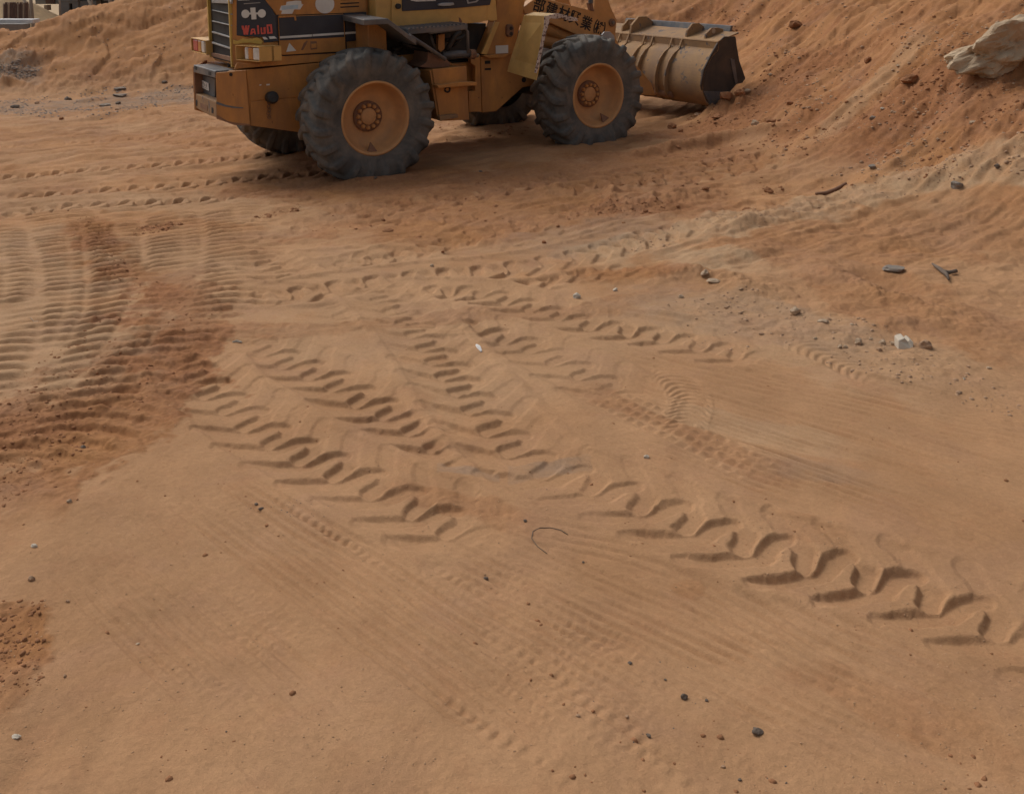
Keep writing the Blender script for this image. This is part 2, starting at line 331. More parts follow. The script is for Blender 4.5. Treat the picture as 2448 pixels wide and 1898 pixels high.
tint(RED, [(1380, 660), (1520, 655), (1640, 640)], .16, .8, 9)
tint(RED, [(2000, 640), (2130, 720), (2300, 780), (2470, 830)], .35, .45, 10)
tint(RED, [(1390, 915), (1520, 975), (1700, 1060), (1850, 1130)], .09, .4, 11)
tint(RED, [(1900, 1250), (1960, 1270)], .07, .5, 12)
tint(RED, [(970, 1170), (1120, 1200), (1230, 1240)], .08, .5, 13)
tint(RED, [(1950, 1600), (2150, 1700), (2448, 1850)], .10, .35, 14)
tint(RED, [(100, 280), (250, 275), (400, 290), (520, 320)], .3, .3, 15)
blob(RED, 680, 505, .13, .9, 16); blob(RED, 375, 545, .16, 1.0, 17); blob(RED, 1650, 1400, .07, .4, 18)
tint(PALE, [(2560, 400), (2330, 410), (2130, 460), (1930, 508), (1740, 542), (1560, 572), (1400, 615)], .24, .8, 20)
tint(PALE, [(1560, 600), (1700, 612), (1800, 640)], .2, .8, 21)
tint(PALE, [(-60, 560), (20, 700), (40, 850), (-20, 960)], .55, .5, 22)
tint(PALE, [(300, 600), (520, 640), (600, 720)], .3, .3, 23)
tint(PALE, [(-40, 490), (250, 480), (560, 500), (760, 540)], .35, .35, 24)
tint(PALE, [(620, 660), (900, 700), (1200, 760), (1500, 860)], .9, .3, 27)
tint(RED, [(-40, 330), (200, 320), (400, 330), (600, 360)], .35, .45, 40); tint(RED, [(560, 450), (800, 470), (1000, 470)], .4, .4, 41)
tint(RED, [(1700, 600), (1950, 590), (2200, 560), (2470, 560)], .5, .45, 42)
tint(PALE, [(1500, 730), (1750, 770), (2000, 830), (2300, 920)], .42, .4, 25)
tint(PALE, [(1640, 980), (1800, 1020), (2000, 1060)], .1, .5, 26)
tint(GREY, [(-60, 262), (120, 255), (300, 245), (480, 225)], .75, .75, 30)
tint(GREY, [(-60, 192), (20, 187), (90, 178)], .55, .85, 31)
tint(GREY, [(1280, 1120), (1350, 1110)], .05, .9, 32); tint(GREY, [(1090, 1122), (1150, 1130)], .035, .9, 33)
tint(GREY, [(1900, 1110), (2000, 1130)], .08, .5, 34)
tint(GREY, [(1240, 600), (1400, 560), (1550, 520)], .3, .35, 35)
tint(GREY, [(1500, 720), (1700, 740), (1900, 780), (2100, 850)], .3, .3, 37)
RED = np.maximum(RED, .34 * sstep(5.5, 8.5, gy) * (1 - onslope) * sstep(-.35, .45, fbm(gx * .9 + gy * .25, gy * 1.8, 341, 4)))
ORNG[:] = .95 * onslope + .55 * sstep(4.5, 8, gy) * (1 - onslope) * sstep(-.3, .4, fbm(gx * .7, gy * .9, 345, 4))
RED *= 1 - .55 * left * onslope
PALE = np.maximum(PALE, .0 * left * onslope * sstep(-.3, .3, fbm(gx * .8, gy * .8, 333, 3) + .1))
detail[:] += RED * (1 - onslope) * .008 * np.abs(fbm(gx * 11, gy * 11, 320, 3, .6)) * 2

GZ = H0 + np.where(near, detail, 0)
def ground_z(x, y):
    """height of the finished ground"""
    j = int(np.clip(np.searchsorted(ys, y) - 1, 0, NY - 2)); fy = (y - ys[j]) / (ys[j + 1] - ys[j]); z = 0
    for jj, w in ((j, 1 - fy), (j + 1, fy)):
        t = x / ((ys[jj] + 1.2) * .92); i = int(np.clip(np.searchsorted(tt, t) - 1, 0, NX - 2)); f = np.clip((t - tt[i]) / (tt[i + 1] - tt[i]), 0, 1)
        z += w * (GZ[jj * NX + i] * (1 - f) + GZ[jj * NX + i + 1] * f)
    return float(z)

# ---------------------------------------------------------------- materials
def new_mat(name):
    m = bpy.data.materials.new(name); m.use_nodes = True; n = m.node_tree
    for k in list(n.nodes): n.nodes.remove(k)
    o = n.nodes.new('ShaderNodeOutputMaterial'); b = n.nodes.new('ShaderNodeBsdfPrincipled'); n.links.new(b.outputs[0], o.inputs[0])
    return m, n, b
def nd(n, t, **kw):
    x = n.nodes.new(t)
    for k, v in kw.items():
        if k.startswith('i_'): x.inputs[int(k[2:])].default_value = v
        else: setattr(x, k, v)
    return x
def noise(n, scale, det=4, rough=.55, vec=None, dist=0):
    x = nd(n, 'ShaderNodeTexNoise'); x.inputs['Scale'].default_value = scale; x.inputs['Detail'].default_value = det
    x.inputs['Roughness'].default_value = rough; x.inputs['Distortion'].default_value = dist
    if vec is not None: n.links.new(vec, x.inputs['Vector'])
    return x.outputs['Fac']
def mapr(n, src, a, b, c=0., d=1.):
    x = nd(n, 'ShaderNodeMapRange'); n.links.new(src, x.inputs[0])
    for i, v in enumerate((a, b, c, d)): x.inputs[i + 1].default_value = v
    return x.outputs[0]
def math_n(n, op, a, b=None):
    x = nd(n, 'ShaderNodeMath', operation=op)
    for i, v in enumerate((a, b)):
        if v is None: continue
        if isinstance(v, (int, float)): x.inputs[i].default_value = v
        else: n.links.new(v, x.inputs[i])
    return x.outputs[0]
def mixc(n, fac, a, b, mode='MIX'):
    x = nd(n, 'ShaderNodeMix', data_type='RGBA', blend_type=mode)
    for i, v in ((0, fac), (6, a), (7, b)):
        if isinstance(v, (int, float)): x.inputs[i].default_value = v
        elif isinstance(v, tuple): x.inputs[i].default_value = v + (1.,) if len(v) == 3 else v
        else: n.links.new(v, x.inputs[i])
    return x.outputs[2]
def bump(n, b, h, strength, dist):
    x = nd(n, 'ShaderNodeBump'); x.inputs['Strength'].default_value = strength; x.inputs['Distance'].default_value = dist
    n.links.new(h, x.inputs['Height']); n.links.new(x.outputs[0], b.inputs['Normal'])
SAND_A, SAND_B = (.418, .240, .125), (.352, .190, .093)
RED_A, RED_B = (.315, .140, .060), (.215, .088, .038)
def soil_mat():
    m, n, b = new_mat('soil'); tc = nd(n, 'ShaderNodeNewGeometry').outputs['Position']
    at = nd(n, 'ShaderNodeAttribute', attribute_name='soil'); sp = nd(n, 'ShaderNodeSeparateColor'); n.links.new(at.outputs['Color'], sp.inputs[0])
    n1 = noise(n, .9, 5, .6, tc); n2 = noise(n, 7, 5, .6, tc); n3 = noise(n, 60, 3, .7, tc); n4 = noise(n, 230, 2, .6, tc)
    sand = mixc(n, mapr(n, n1, .35, .68), SAND_A, SAND_B)
    sand = mixc(n, math_n(n, 'MULTIPLY', mapr(n, n2, .52, .75), .30), sand, (.36, .17, .085))
    n5 = noise(n, 22, 4, .65, tc); red = mixc(n, mapr(n, n5, .36, .64), RED_A, RED_B)
    sand = mixc(n, math_n(n, 'MULTIPLY', at.outputs['Alpha'], mapr(n, n2, .25, .6, .5, 1)), sand, (.415, .202, .084))
    red = mixc(n, math_n(n, 'MULTIPLY', mapr(n, n1, .48, .7), .55), red, (.36, .175, .062))
    rf = math_n(n, 'ADD', sp.outputs[0], math_n(n, 'MULTIPLY', math_n(n, 'SUBTRACT', n2, .5), .5))
    rf = math_n(n, 'MULTIPLY', mapr(n, rf, .08, .95, 0, .9), mapr(n, sp.outputs[0], 0, .12))
    col = mixc(n, rf, sand, red)
    pf = math_n(n, 'MULTIPLY', sp.outputs[1], mapr(n, n2, .30, .62, .35, 1)); col = mixc(n, pf, col, (.415, .280, .165))
    gf = math_n(n, 'MULTIPLY', sp.outputs[2], mapr(n, n2, .32, .58, .3, 1)); col = mixc(n, gf, col, (.265, .190, .135))
    n7 = noise(n, 2.3, 4, .6, tc, .6); col = mixc(n, math_n(n, 'MULTIPLY', mapr(n, n7, .5, .72), .35), col, (.33, .185, .115)); n8 = noise(n, 3.1, 5, .6, tc, .4); col = mixc(n, 1.0, col, nd_rgb(n, mapr(n, n8, .3, .7, .90, 1.08)), 'MULTIPLY')
    grain = mapr(n, n3, .25, .75, .88, 1.10); col = mixc(n, 1.0, col, nd_rgb(n, grain), 'MULTIPLY')
    g4 = mapr(n, n4, .2, .8, .90, 1.08); col = mixc(n, 1.0, col, nd_rgb(n, g4), 'MULTIPLY')
    n.links.new(col, b.inputs['Base Color']); b.inputs['Roughness'].default_value = .95; b.inputs['Specular IOR Level'].default_value = .15
    n6 = noise(n, 26, 4, .7, tc); h = math_n(n, 'ADD', math_n(n, 'ADD', math_n(n, 'MULTIPLY', n3, .5), math_n(n, 'MULTIPLY', n4, .3)), math_n(n, 'MULTIPLY', n6, .8)); bump(n, b, h, .6, .008)
    return m
def nd_rgb(n, f):
    x = nd(n, 'ShaderNodeCombineColor')
    for i in range(3): n.links.new(f, x.inputs[i])
    return x.outputs[0]
def plain(name, col, rough=.6, metal=0., var=.18, scale=6, bmp=0., dirt=None, dirt_amt=.5, chips=None, chip_th=.66, chip_scale=14, streak=False, spec=.4):
    m, n, b = new_mat(name); tc = nd(n, 'ShaderNodeTexCoord').outputs['Object']
    n1 = noise(n, scale, 5, .6, tc); n2 = noise(n, scale * 9, 3, .6, tc)
    c = mixc(n, 1.0, col, nd_rgb(n, mapr(n, n1, .25, .75, 1 - var, 1 + var)), 'MULTIPLY')
    if dirt:
        mp = nd(n, 'ShaderNodeMapping'); n.links.new(tc, mp.inputs[0]); mp.inputs['Scale'].default_value = (1, 1, .25) if streak else (1, 1, 1)
        n3 = noise(n, scale * .6, 6, .65, mp.outputs[0], .4)
        c = mixc(n, math_n(n, 'MULTIPLY', mapr(n, n3, .42, .68), dirt_amt), c, dirt)
    if chips:
        n5 = noise(n, chip_scale, 6, .7, tc); c = mixc(n, mapr(n, n5, chip_th, chip_th + .025), c, chips)
    n.links.new(c, b.inputs['Base Color']); b.inputs['Metallic'].default_value = metal; b.inputs['Specular IOR Level'].default_value = spec
    n.links.new(mapr(n, n1, .2, .8, max(0, rough - .12), min(1, rough + .15)), b.inputs['Roughness'])
    if bmp: bump(n, b, n2, bmp, .004)
    return m
DUST = (.30, .20, .125)
M = dict(
    orange=plain('orange_paint', (.47, .210, .055), .65, dirt=(.26, .120, .050), dirt_amt=.75, chips=(.10, .05, .028), chip_th=.665, streak=True),
    cab=plain('faded_yellow_paint', (.56, .32, .095), .5, dirt=(.42, .25, .10), dirt_amt=.4, chips=(.10, .05, .03), chip_th=.74),
    fender=plain('olive_yellow_paint', (.60, .37, .12), .5, dirt=(.46, .28, .12), dirt_amt=.35, chips=(.12, .06, .04), chip_th=.76),
    hinge=plain('bright_yellow_paint', (.52, .34, .075), .5, dirt=(.36, .24, .11), dirt_amt=.3),
    navy=plain('navy_paint', (.026, .029, .042), .42, var=.25, dirt=(.085, .065, .05), dirt_amt=.22, chips=(.26, .14, .05), chip_th=.72),
    white=plain('white_sticker', (.62, .61, .58), .6, var=.12, dirt=(.40, .36, .30), dirt_amt=.3),
    bluewhite=plain('blue_sticker', (.36, .48, .56), .6, dirt=(.5, .5, .48), dirt_amt=.7, scale=14),
    redp=plain('red_lettering', (.55, .085, .065), .5, chips=(.05, .03, .03), chip_th=.68, chip_scale=40),
    black=plain('black_print', (.018, .014, .012), .7),
    dark=plain('dark_oily_metal', (.022, .020, .019), .6, dirt=(.09, .06, .04), dirt_amt=.5),
    grille=plain('grey_grille_paint', (.33, .33, .335), .5, .2, dirt=(.30, .24, .18), dirt_amt=.5),
    steel=plain('dark_grey_steel', (.10, .105, .115), .5, .3, var=.3, dirt=(.25, .19, .14), dirt_amt=.55, scale=9),
    tread=plain('ribbed_step_steel', (.20, .205, .22), .45, .4, dirt=(.28, .21, .15), dirt_amt=.5),
    rust=plain('rusty_steel', (.19, .095, .055), .8, dirt=(.30, .17, .09), dirt_amt=.6, var=.3),
    chipped=plain('chipped_edge_paint', (.55, .46, .40), .7, chips=(.12, .06, .045), chip_th=.52, chip_scale=30),
    bucket=plain('worn_bucket_steel', (.31, .178, .078), .78, .0, var=.3, dirt=(.19, .118, .075), dirt_amt=.85, scale=4, chips=(.13, .10, .085), chip_th=.585, chip_scale=8),
    buckshade=plain('shaded_bucket_steel', (.045, .038, .034), .65, .1, var=.3, dirt=(.13, .085, .055), dirt_amt=.5),  # shade of the bucket ends painted into the steel colour, with brown dirt
    rim=plain('wheel_rim_orange', (.55, .285, .115), .7, dirt=(.40, .22, .11), dirt_amt=.7, chips=(.13, .06, .03), chip_th=.71),
    tyre=plain('dusty_rubber', (.094, .091, .085), .9, var=.35, dirt=(.23, .19, .15), dirt_amt=.7, scale=7, bmp=.4, spec=.25),
    amber=plain('amber_lens', (.50, .22, .06), .25), redl=plain('red_lens', (.42, .05, .05), .3, dirt=(.5, .28, .16), dirt_amt=.5),
    clear=plain('clear_lens', (.62, .60, .56), .2, dirt=(.42, .38, .34), dirt_amt=.6, scale=25),
    chrome=plain('chrome_rod', (.45, .42, .38), .3, .7),
    cyl=plain('cylinder_orange', (.50, .24, .080), .5, dirt=(.38, .20, .09), dirt_amt=.5),
    glass=plain('dark_window_glass', (.012, .015, .018), .08, dirt=(.05, .05, .05), dirt_amt=.4),
    concrete=plain('weathered_concrete', (.21, .20, .185), .85, var=.25, dirt=(.12, .11, .10), dirt_amt=.6, scale=1.2),
    wood=plain('grey_timber', (.30, .235, .175), .8, var=.25, dirt=(.2, .15, .11), dirt_amt=.5, scale=4),
    rustsheet=plain('rusted_bars', (.12, .070, .052), .8, var=.4, dirt=(.05, .035, .03), dirt_amt=.8, scale=3),
    tarp=plain('white_sheet', (.66, .65, .64), .6, dirt=(.45, .42, .40), dirt_amt=.5),
    ochre=plain('ochre_sand', (.42, .29, .16), .95, var=.2, bmp=.4),
    st_red=plain('red_clod', (.285, .135, .066), .95, var=.25, bmp=.8, spec=.1, scale=14),
    st_grey=plain('grey_slate', (.20, .175, .15), .9, var=.25, bmp=.6, scale=12, dirt=(.33, .21, .125), dirt_amt=.5),
    st_dark=plain('dark_stone', (.14, .105, .08), .9, var=.3, bmp=.6, scale=18),
    st_pale=plain('pale_stone', (.42, .31, .21), .95, var=.2, bmp=.7, scale=14, dirt=(.36, .22, .12), dirt_amt=.5),
    st_white=plain('white_stone', (.50, .43, .34), .9, var=.15, bmp=.5, scale=16),
    gravel=plain('brown_gravel', (.27, .215, .175), .9, var=.3, bmp=.5, scale=10),
    grit=plain('sand_grain', (.40, .245, .14), .95, var=.35, spec=.1),
    st_tan=plain('tan_stone', (.36, .225, .135), .95, var=.25, bmp=.7, scale=16),
    boulder=plain('chalky_boulder', (.41, .31, .205), .95, var=.3, bmp=1., scale=5, dirt=(.35, .20, .10), dirt_amt=.75),
    wire=plain('rusty_wire', (.12, .085, .06), .7),
)
# ---------------------------------------------------------------- helpers for objects
def link(name, verts, faces, mat, parent=None, smooth=False, bevel=0.):
    me = bpy.data.meshes.new(name); me.from_pydata([tuple(map(float, v)) for v in verts], [], faces); me.update()
    if smooth: me.shade_smooth()
    o = bpy.data.objects.new(name, me); C.objects.link(o); me.materials.append(mat)
    if parent is not None: o.parent = parent
    if bevel:
        b = o.modifiers.new('bevel', 'BEVEL'); b.width = bevel; b.segments = 2; b.limit_method = 'ANGLE'; b.angle_limit = R(40)
    return o
def tag(o, label=None, cat=None, group=None, kind=None):
    for k, v in (('label', label), ('category', cat), ('group', group), ('kind', kind)):
        if v: o[k] = v
    return o
def empty(name, loc=(0, 0, 0), mat=None):
    o = bpy.data.objects.new(name, None); C.objects.link(o); o.empty_display_size = .2
    if mat is not None: o.matrix_world = mat
    else: o.location = loc
    return o
def join(*parts):
    V, F = [], []
    for v, f in parts:
        k = len(V); V += list(v); F += [tuple(i + k for i in q) for q in f]
    return V, F
def prism(poly, ext):
    n = len(poly); e = np.array(ext, float); a = [np.array(p, float) for p in poly]; V = a + [p + e for p in a]
    nrm = np.zeros(3)
    for i in range(n): nrm += np.cross(a[i] - a[0], a[(i + 1) % n] - a[0])
    F = [tuple(range(n)), tuple(range(2 * n - 1, n - 1, -1))] + [((i + 1) % n, i, n + i, n + (i + 1) % n) for i in range(n)]
    if np.dot(nrm, e) > 0: F = [tuple(reversed(f)) for f in F]
    return V, F
def box(x0, x1, y0, y1, z0, z1):
    return prism([(x0, y0, z0), (x1, y0, z0), (x1, y0, z1), (x0, y0, z1)], (0, y1 - y0, 0))
def tube(pts, r, n=10, caps=True):
    P = [np.array(p, float) for p in pts]; V, F = [], []; rs = r if isinstance(r, (list, tuple)) else [r] * len(P)
    for i, p in enumerate(P):
        d = P[min(i + 1, len(P) - 1)] - P[max(i - 1, 0)]; d /= np.linalg.norm(d) + 1e-9
        a = np.cross(d, (0, 0, 1) if abs(d[2]) < .9 else (1, 0, 0)); a /= np.linalg.norm(a); b = np.cross(d, a)
        V += [p + rs[i] * (a * math.cos(q) + b * math.sin(q)) for q in np.arange(n) * 2 * math.pi / n]
    for i in range(len(P) - 1):
        for k in range(n): F.append((i * n + k, i * n + (k + 1) % n, (i + 1) * n + (k + 1) % n, (i + 1) * n + k))
    if caps: F += [tuple(range(n - 1, -1, -1)), tuple(range((len(P) - 1) * n, len(P) * n))]
    return V, F
def lathe_y(prof, n=48, c=(0, 0, 0)):
    """profile of (radius, y) turned about the wheel axis"""
    V, F = [], []
    for r, y in prof:
        V += [(c[0] + r * math.cos(q), c[1] + y, c[2] + r * math.sin(q)) for q in np.arange(n) * 2 * math.pi / n]
    for i in range(len(prof) - 1):
        for k in range(n): F.append((i * n + k, (i + 1) * n + k, (i + 1) * n + (k + 1) % n, i * n + (k + 1) % n))
    return V, F

# ---------------------------------------------------------------- ground mesh
V = np.stack([gx, gy, GZ], 1).astype(np.float32)
ii = np.arange(NX * NY).reshape(NY, NX)
Q = np.stack([ii[:-1, :-1], ii[:-1, 1:], ii[1:, 1:], ii[1:, :-1]], -1).reshape(-1, 4).astype(np.int32)
me = bpy.data.meshes.new('ground'); me.vertices.add(len(V)); me.vertices.foreach_set('co', V.ravel())
me.loops.add(Q.size); me.loops.foreach_set('vertex_index', Q.ravel()); me.polygons.add(len(Q))
me.polygons.foreach_set('loop_start', np.arange(0, Q.size, 4, dtype=np.int32)); me.polygons.foreach_set('use_smooth', np.ones(len(Q), bool))
me.update(calc_edges=True)
ca_ = me.color_attributes.new('soil', 'FLOAT_COLOR', 'POINT')
ca_.data.foreach_set('color', np.stack([np.clip(RED, 0, 1), np.clip(PALE, 0, 1), np.clip(GREY, 0, 1), np.clip(ORNG, 0, 1)], 1).astype(np.float32).ravel())
me.materials.append(soil_mat()); ground = bpy.data.objects.new('ground', me); C.objects.link(ground); tag(ground, kind='structure')
tag(link('terrain', [(-500, -400, -3), (500, -400, -3), (500, 700, -3), (-500, 700, -3)], [(0, 1, 2, 3)], M['ochre']), kind='structure')

# ---------------------------------------------------------------- the wheel loader
def _rot(yaw, pit, rol):
    return Matrix.Rotation(yaw, 3, 'Z') @ Matrix.Rotation(-pit, 3, 'Y') @ Matrix.Rotation(rol, 3, 'X')
LT = Vector((-1.991, 10.855, .5358)); LR = _rot(.60298, .00854, .00558)      # rear axle centre; x forward, y to its left, z up
_LRn = np.array(LR); _LTn = np.array(LT)
def on(pts, p0, nrm):
    """measured outline: photo pixels laid on a plane of the machine (point, normal), in the machine's own metres"""
    o = _LRn.T @ (np.array([0, 0, CAMH]) - _LTn); p0 = np.array(p0, float); nrm = np.array(nrm, float); out = []
    for u, v in pts:
        d = _LRn.T @ sight(u, v); t = np.dot(p0 - o, nrm) / np.dot(d, nrm); out.append(o + t * d)
    return out
def side(pts, y): return on(pts, (0, y, 0), (0, 1, 0))
c1 = lambda *p: [(440 + .3022 * a, .3022 * b) for a, b in p]
c2 = lambda *p: [(1000 + .2564 * a, .2564 * b) for a, b in p]
c3 = lambda *p: [(1380 + .2381 * a, .2381 * b) for a, b in p]
c4 = lambda *p: [(440 + .13587 * a, 80 + .13587 * b) for a, b in p]
c5 = lambda *p: [(820 + .16484 * a, 20 + .16484 * b) for a, b in p]
c6 = lambda *p: [(440 + .1648 * a, .1648 * b) for a, b in p]
c7 = lambda *p: [(1180 + .14652 * a, .14652 * b) for a, b in p]
mw = Matrix.Translation(LT) @ LR.to_4x4()
loader = empty('wheel_loader', mat=mw)
tag(loader, 'dusty orange wheel loader with navy hood panels digging its bucket into the red soil pile', 'wheel loader')
def P(name, vf, mat, parent=None, smooth=False, bevel=.006):
    return link(name, vf[0], vf[1], M[mat] if isinstance(mat, str) else mat, parent or loader, smooth, bevel)
def plate(name, pts, y, th, mat, parent=None, bevel=.003, inward=True):
    """steel plate on the near side: outline on the plane y, its thickness towards the middle of the machine"""
    return P(name, prism(side(pts, y), (0, th if inward else -th, 0)), mat, parent, bevel=bevel)

# --- wheels
TR, TW = .672, .22                                            # tyre radius, half width
def tyre_mesh():
    n, prof = 420, []
    for a in np.linspace(0, 1, 46):                           # bead, side wall, shoulder, crown, and back
        q = abs(a * 2 - 1); sg = -1 if a < .5 else 1
        if q < .60: y, r = TW * .93 * q / .60, TR - .030 - .018 * (q / .6) ** 4
        else:
            w = (q - .60) / .40; th = w * 2.05
            y = TW * (.93 + .13 * math.sin(min(th, math.pi / 2) * 1.0) - .30 * max(0, w - .55)); r = TR - .048 - (TR - .048 - .362) * w ** 1.15
        prof.append((r, sg * y, q))
    prof = np.array(prof); th = np.arange(n) * 2 * np.pi / n
    r = np.repeat(prof[:, :1], n, 1); y = np.repeat(prof[:, 1:2], n, 1); q = np.repeat(prof[:, 2:], n, 1); T = np.repeat(th[None, :], len(prof), 0)
    sg = np.sign(y + 1e-9); arc = TR * 2 * np.pi; pitch = arc / 20
    across = np.where(q < .6, y, sg * (TW * .93 + (q - .6) * .26)) / TW
    s = T / (2 * np.pi) * arc
    f = np.zeros_like(r)
    for sn, off in ((1, 0.), (-1, .5)):
        sk = np.clip(across * sn, -1.6, 1.6); lead = np.where(sk > -.1, .0 + .02 * sk, (sk + .1) * .155)
        ph = ((s + lead) / pitch + off + .5) % 1.0 - .5
        bar = 1 - sstep(.15, .24, np.abs(ph))
        f = np.maximum(f, bar * (1 - sstep(.18, .30, sk)))
    depth = .036 * (1 - sstep(.70, .90, q))
    rr = r + f * depth; yy = y + sg * f * .026 * sstep(.56, .66, q) * (1 - sstep(.72, .88, q))
    rr = rr + .006 * np.exp(-((q - .90) / .02) ** 2)
    V = np.stack([rr * np.cos(T), yy, rr * np.sin(T)], -1).reshape(-1, 3)
    F = []
    for i in range(len(prof) - 1):
        for k in range(n): F.append((i * n + k, (i + 1) * n + k, (i + 1) * n + (k + 1) % n, i * n + (k + 1) % n))
    return V, F
tyre_o = None
def wheel(x, y, spin):
    global tyre_o, rim_o, hub_o, nut_me
    w = empty('wheel'); w.parent = loader; w.location = (x, y, 0); flip = y > 0
    w.rotation_euler = (0, spin, math.pi if flip else 0)
    if tyre_o is None:
        tyre_o = P('tyre', tyre_mesh(), 'tyre', w, True, 0)
        rim_o = P('rim', lathe_y([(.362, -.185), (.372, -.205), (.358, -.213), (.345, -.205), (.338, -.17), (.325, -.12), (.305, -.055), (.27, -.022), (.20, -.012), (.15, -.010), (.001, -.010)], 64), 'rim', w, True, 0)
        P('nut_ring', lathe_y([(.155, -.010), (.152, -.038), (.080, -.038)], 40), 'rust', w, True, 0)
        hub_o = P('hub', lathe_y([(.086, -.012), (.085, -.034), (.087, -.036), (.083, -.050), (.078, -.056), (.03, -.058), (.001, -.058)], 40), 'rim', w, True, 0)
        P('valve_guard', prism([(-.055, -.165, -.335), (.055, -.165, -.335), (0, -.115, -.245)], (0, .02, 0)), 'rust', w, bevel=.004)
        nuts = [tube([(.112 * math.cos(a), -.030, .112 * math.sin(a)), (.112 * math.cos(a), -.058, .112 * math.sin(a)), (.112 * math.cos(a), -.066, .112 * math.sin(a))], [.022, .020, .013], 8)
                for a in np.arange(12) * math.pi / 6]
        nut_me = []
        for v, f in nuts: nut_me.append(P('lug_nut', (v, f), 'cyl', w, False, 0))
    else:
        for o in [k for k in wheel0.children]:
            c = o.copy(); C.objects.link(c); c.parent = w
    return w
wheel0 = wheel(0, -.965, R(4)); wheel(2.80, -.965, R(-26)); wheel(0, .965, R(40)); wheel(2.80, .965, R(70))
P('axle', tube([(0, -.85, 0), (0, .85, 0)], .13, 16), 'dark', smooth=True, bevel=0); P('axle', tube([(2.8, -.85, 0), (2.8, .85, 0)], .13, 16), 'dark', smooth=True, bevel=0)

# --- counterweight at the rear
XR, HW = -1.292, .355
seam = side(c1((487, 555), (522, 995)), -.60); xs = seam[0][0]
cham = lambda pts: on(pts, (XR, -HW, 0), np.cross((xs - XR, -.60 + HW, 0), (0, 0, 1)))     # bevelled rear corner
zt, zb = .485, -.05
P('counterweight', prism([(-1.17, -.33, zt - .012), (xs + .012, -.592, zt - .012), (.30, -.592, .50), (.30, .592, .50), (xs + .012, .592, zt - .012), (-1.17, .33, zt - .012)], (0, 0, -.50)), 'orange', bevel=.01)
cq = cham(c1((250, 578), (487, 557), (521, 993), (400, 988), (345, 968), (258, 938)))
P('corner_plate', prism(cq, (.02, .018, 0)), 'orange', bevel=.006)
P('corner_plate', prism([(a, -b, c) for a, b, c in cq], (.02, -.018, 0)), 'orange', bevel=.006)
wear = cham(c1((258, 910), (345, 960), (400, 972), (520, 985), (521, 996), (400, 991), (345, 971), (258, 941)))
P('scraped_edge', prism([p + np.array((-.003, -.003, 0)) for p in wear], (.01, .01, 0)), 'rust', bevel=0)
scr = cham(c1((256, 805), (330, 832), (400, 845), (468, 852), (466, 860), (395, 858), (325, 846), (258, 826)))
P('scuff_mark', prism([p + np.array((-.002, -.002, 0)) for p in scr], (.004, .004, 0)), 'steel', bevel=0)
hc = cham(c1((371, 592)))[0]; P('bolt_hole', tube([hc + np.array((-.002, -.003, 0)), hc + np.array((.01, .01, 0))], .018, 14), 'black', bevel=0)
plate('counterweight_side', c1((494, 557), (1140, 492), (1150, 760), (955, 763), (524, 800)), -.60, .02, 'orange')
plate('counterweight_side', c1((526, 808), (955, 771), (1150, 768), (1150, 1075), (940, 1052), (528, 996)), -.60, .02, 'orange')
P('counterweight_belly', prism([(-1.0, -.585, -.05), (-.2, -.585, -.17), (-.2, .585, -.17), (-1.0, .585, -.05)], (0, 0, .12)), 'dark')
# rear recess with number plate, top beam, step beam
rear = lambda pts, x: on(pts, (x, 0, 0), (1, 0, 0))
P('rear_panel', prism(rear(c4((160, 690), (540, 800), (540, 1130), (160, 1040)), XR + .09), (.02, 0, 0)), 'steel')
P('recess_side', box(XR + .005, XR + .10, HW - .03, HW, .05, .44), 'rust'); P('recess_side', box(XR + .005, XR + .10, -HW, -HW + .02, .05, .44), 'orange')
P('top_beam', prism(rear(c4((165, 555), (545, 665), (545, 795), (165, 690)), XR), (.20, 0, 0)), 'steel', bevel=.008)
for q in (((188, 575), (228, 585), (228, 650), (188, 637)), ((432, 670), (475, 682), (475, 745), (432, 732))):
    P('slot', prism([p + np.array((-.003, 0, 0)) for p in rear(c4(*q), XR)], (.01, 0, 0)), 'black', bevel=0)
P('step_beam', prism(rear(c4((170, 1050), (565, 1205), (575, 1490), (440, 1445), (200, 1320)), XR + .01), (.18, 0, 0)), 'bucket', bevel=.01)
for q in (((205, 1175), (232, 1180), (235, 1280), (208, 1272)), ((485, 1305), (515, 1315), (518, 1415), (488, 1400)), ((290, 1225), (415, 1275), (415, 1360), (290, 1305))):
    P('slot', prism([p + np.array((-.003, 0, 0)) for p in rear(c4(*q), XR + .01)], (.01, 0, 0)), 'rust' if q[0][0] == 290 else 'black', bevel=0)
npl = P('number_plate', prism(rear(c4((292, 820), (425, 878), (432, 1015), (300, 955)), XR + .08), (.008, 0, 0)), 'white', bevel=.002)
for q in (((318, 850), (345, 862), (340, 895), (315, 885)), ((355, 878), (372, 925), (360, 935), (345, 890)), ((385, 890), (405, 898), (398, 950), (382, 945)), ((312, 925), (345, 938), (345, 950), (312, 938)), ((362, 950), (405, 968), (405, 980), (362, 962))):
    P('plate_mark', prism(rear(c4(*q), XR + .078), (.004, 0, 0)), 'grille', npl, bevel=0)
pin = tube([(XR + .25, -.05, zt - .03), (XR + .25, -.05, zt + .06)], .025, 12); P('tow_pin', pin, 'dark')
P('tow_handle', tube([(XR + .22, -.12, zt + .03), (XR + .25, -.02, zt + .065), (XR + .22, .10, zt + .05)], .014, 8), 'steel', bevel=0)
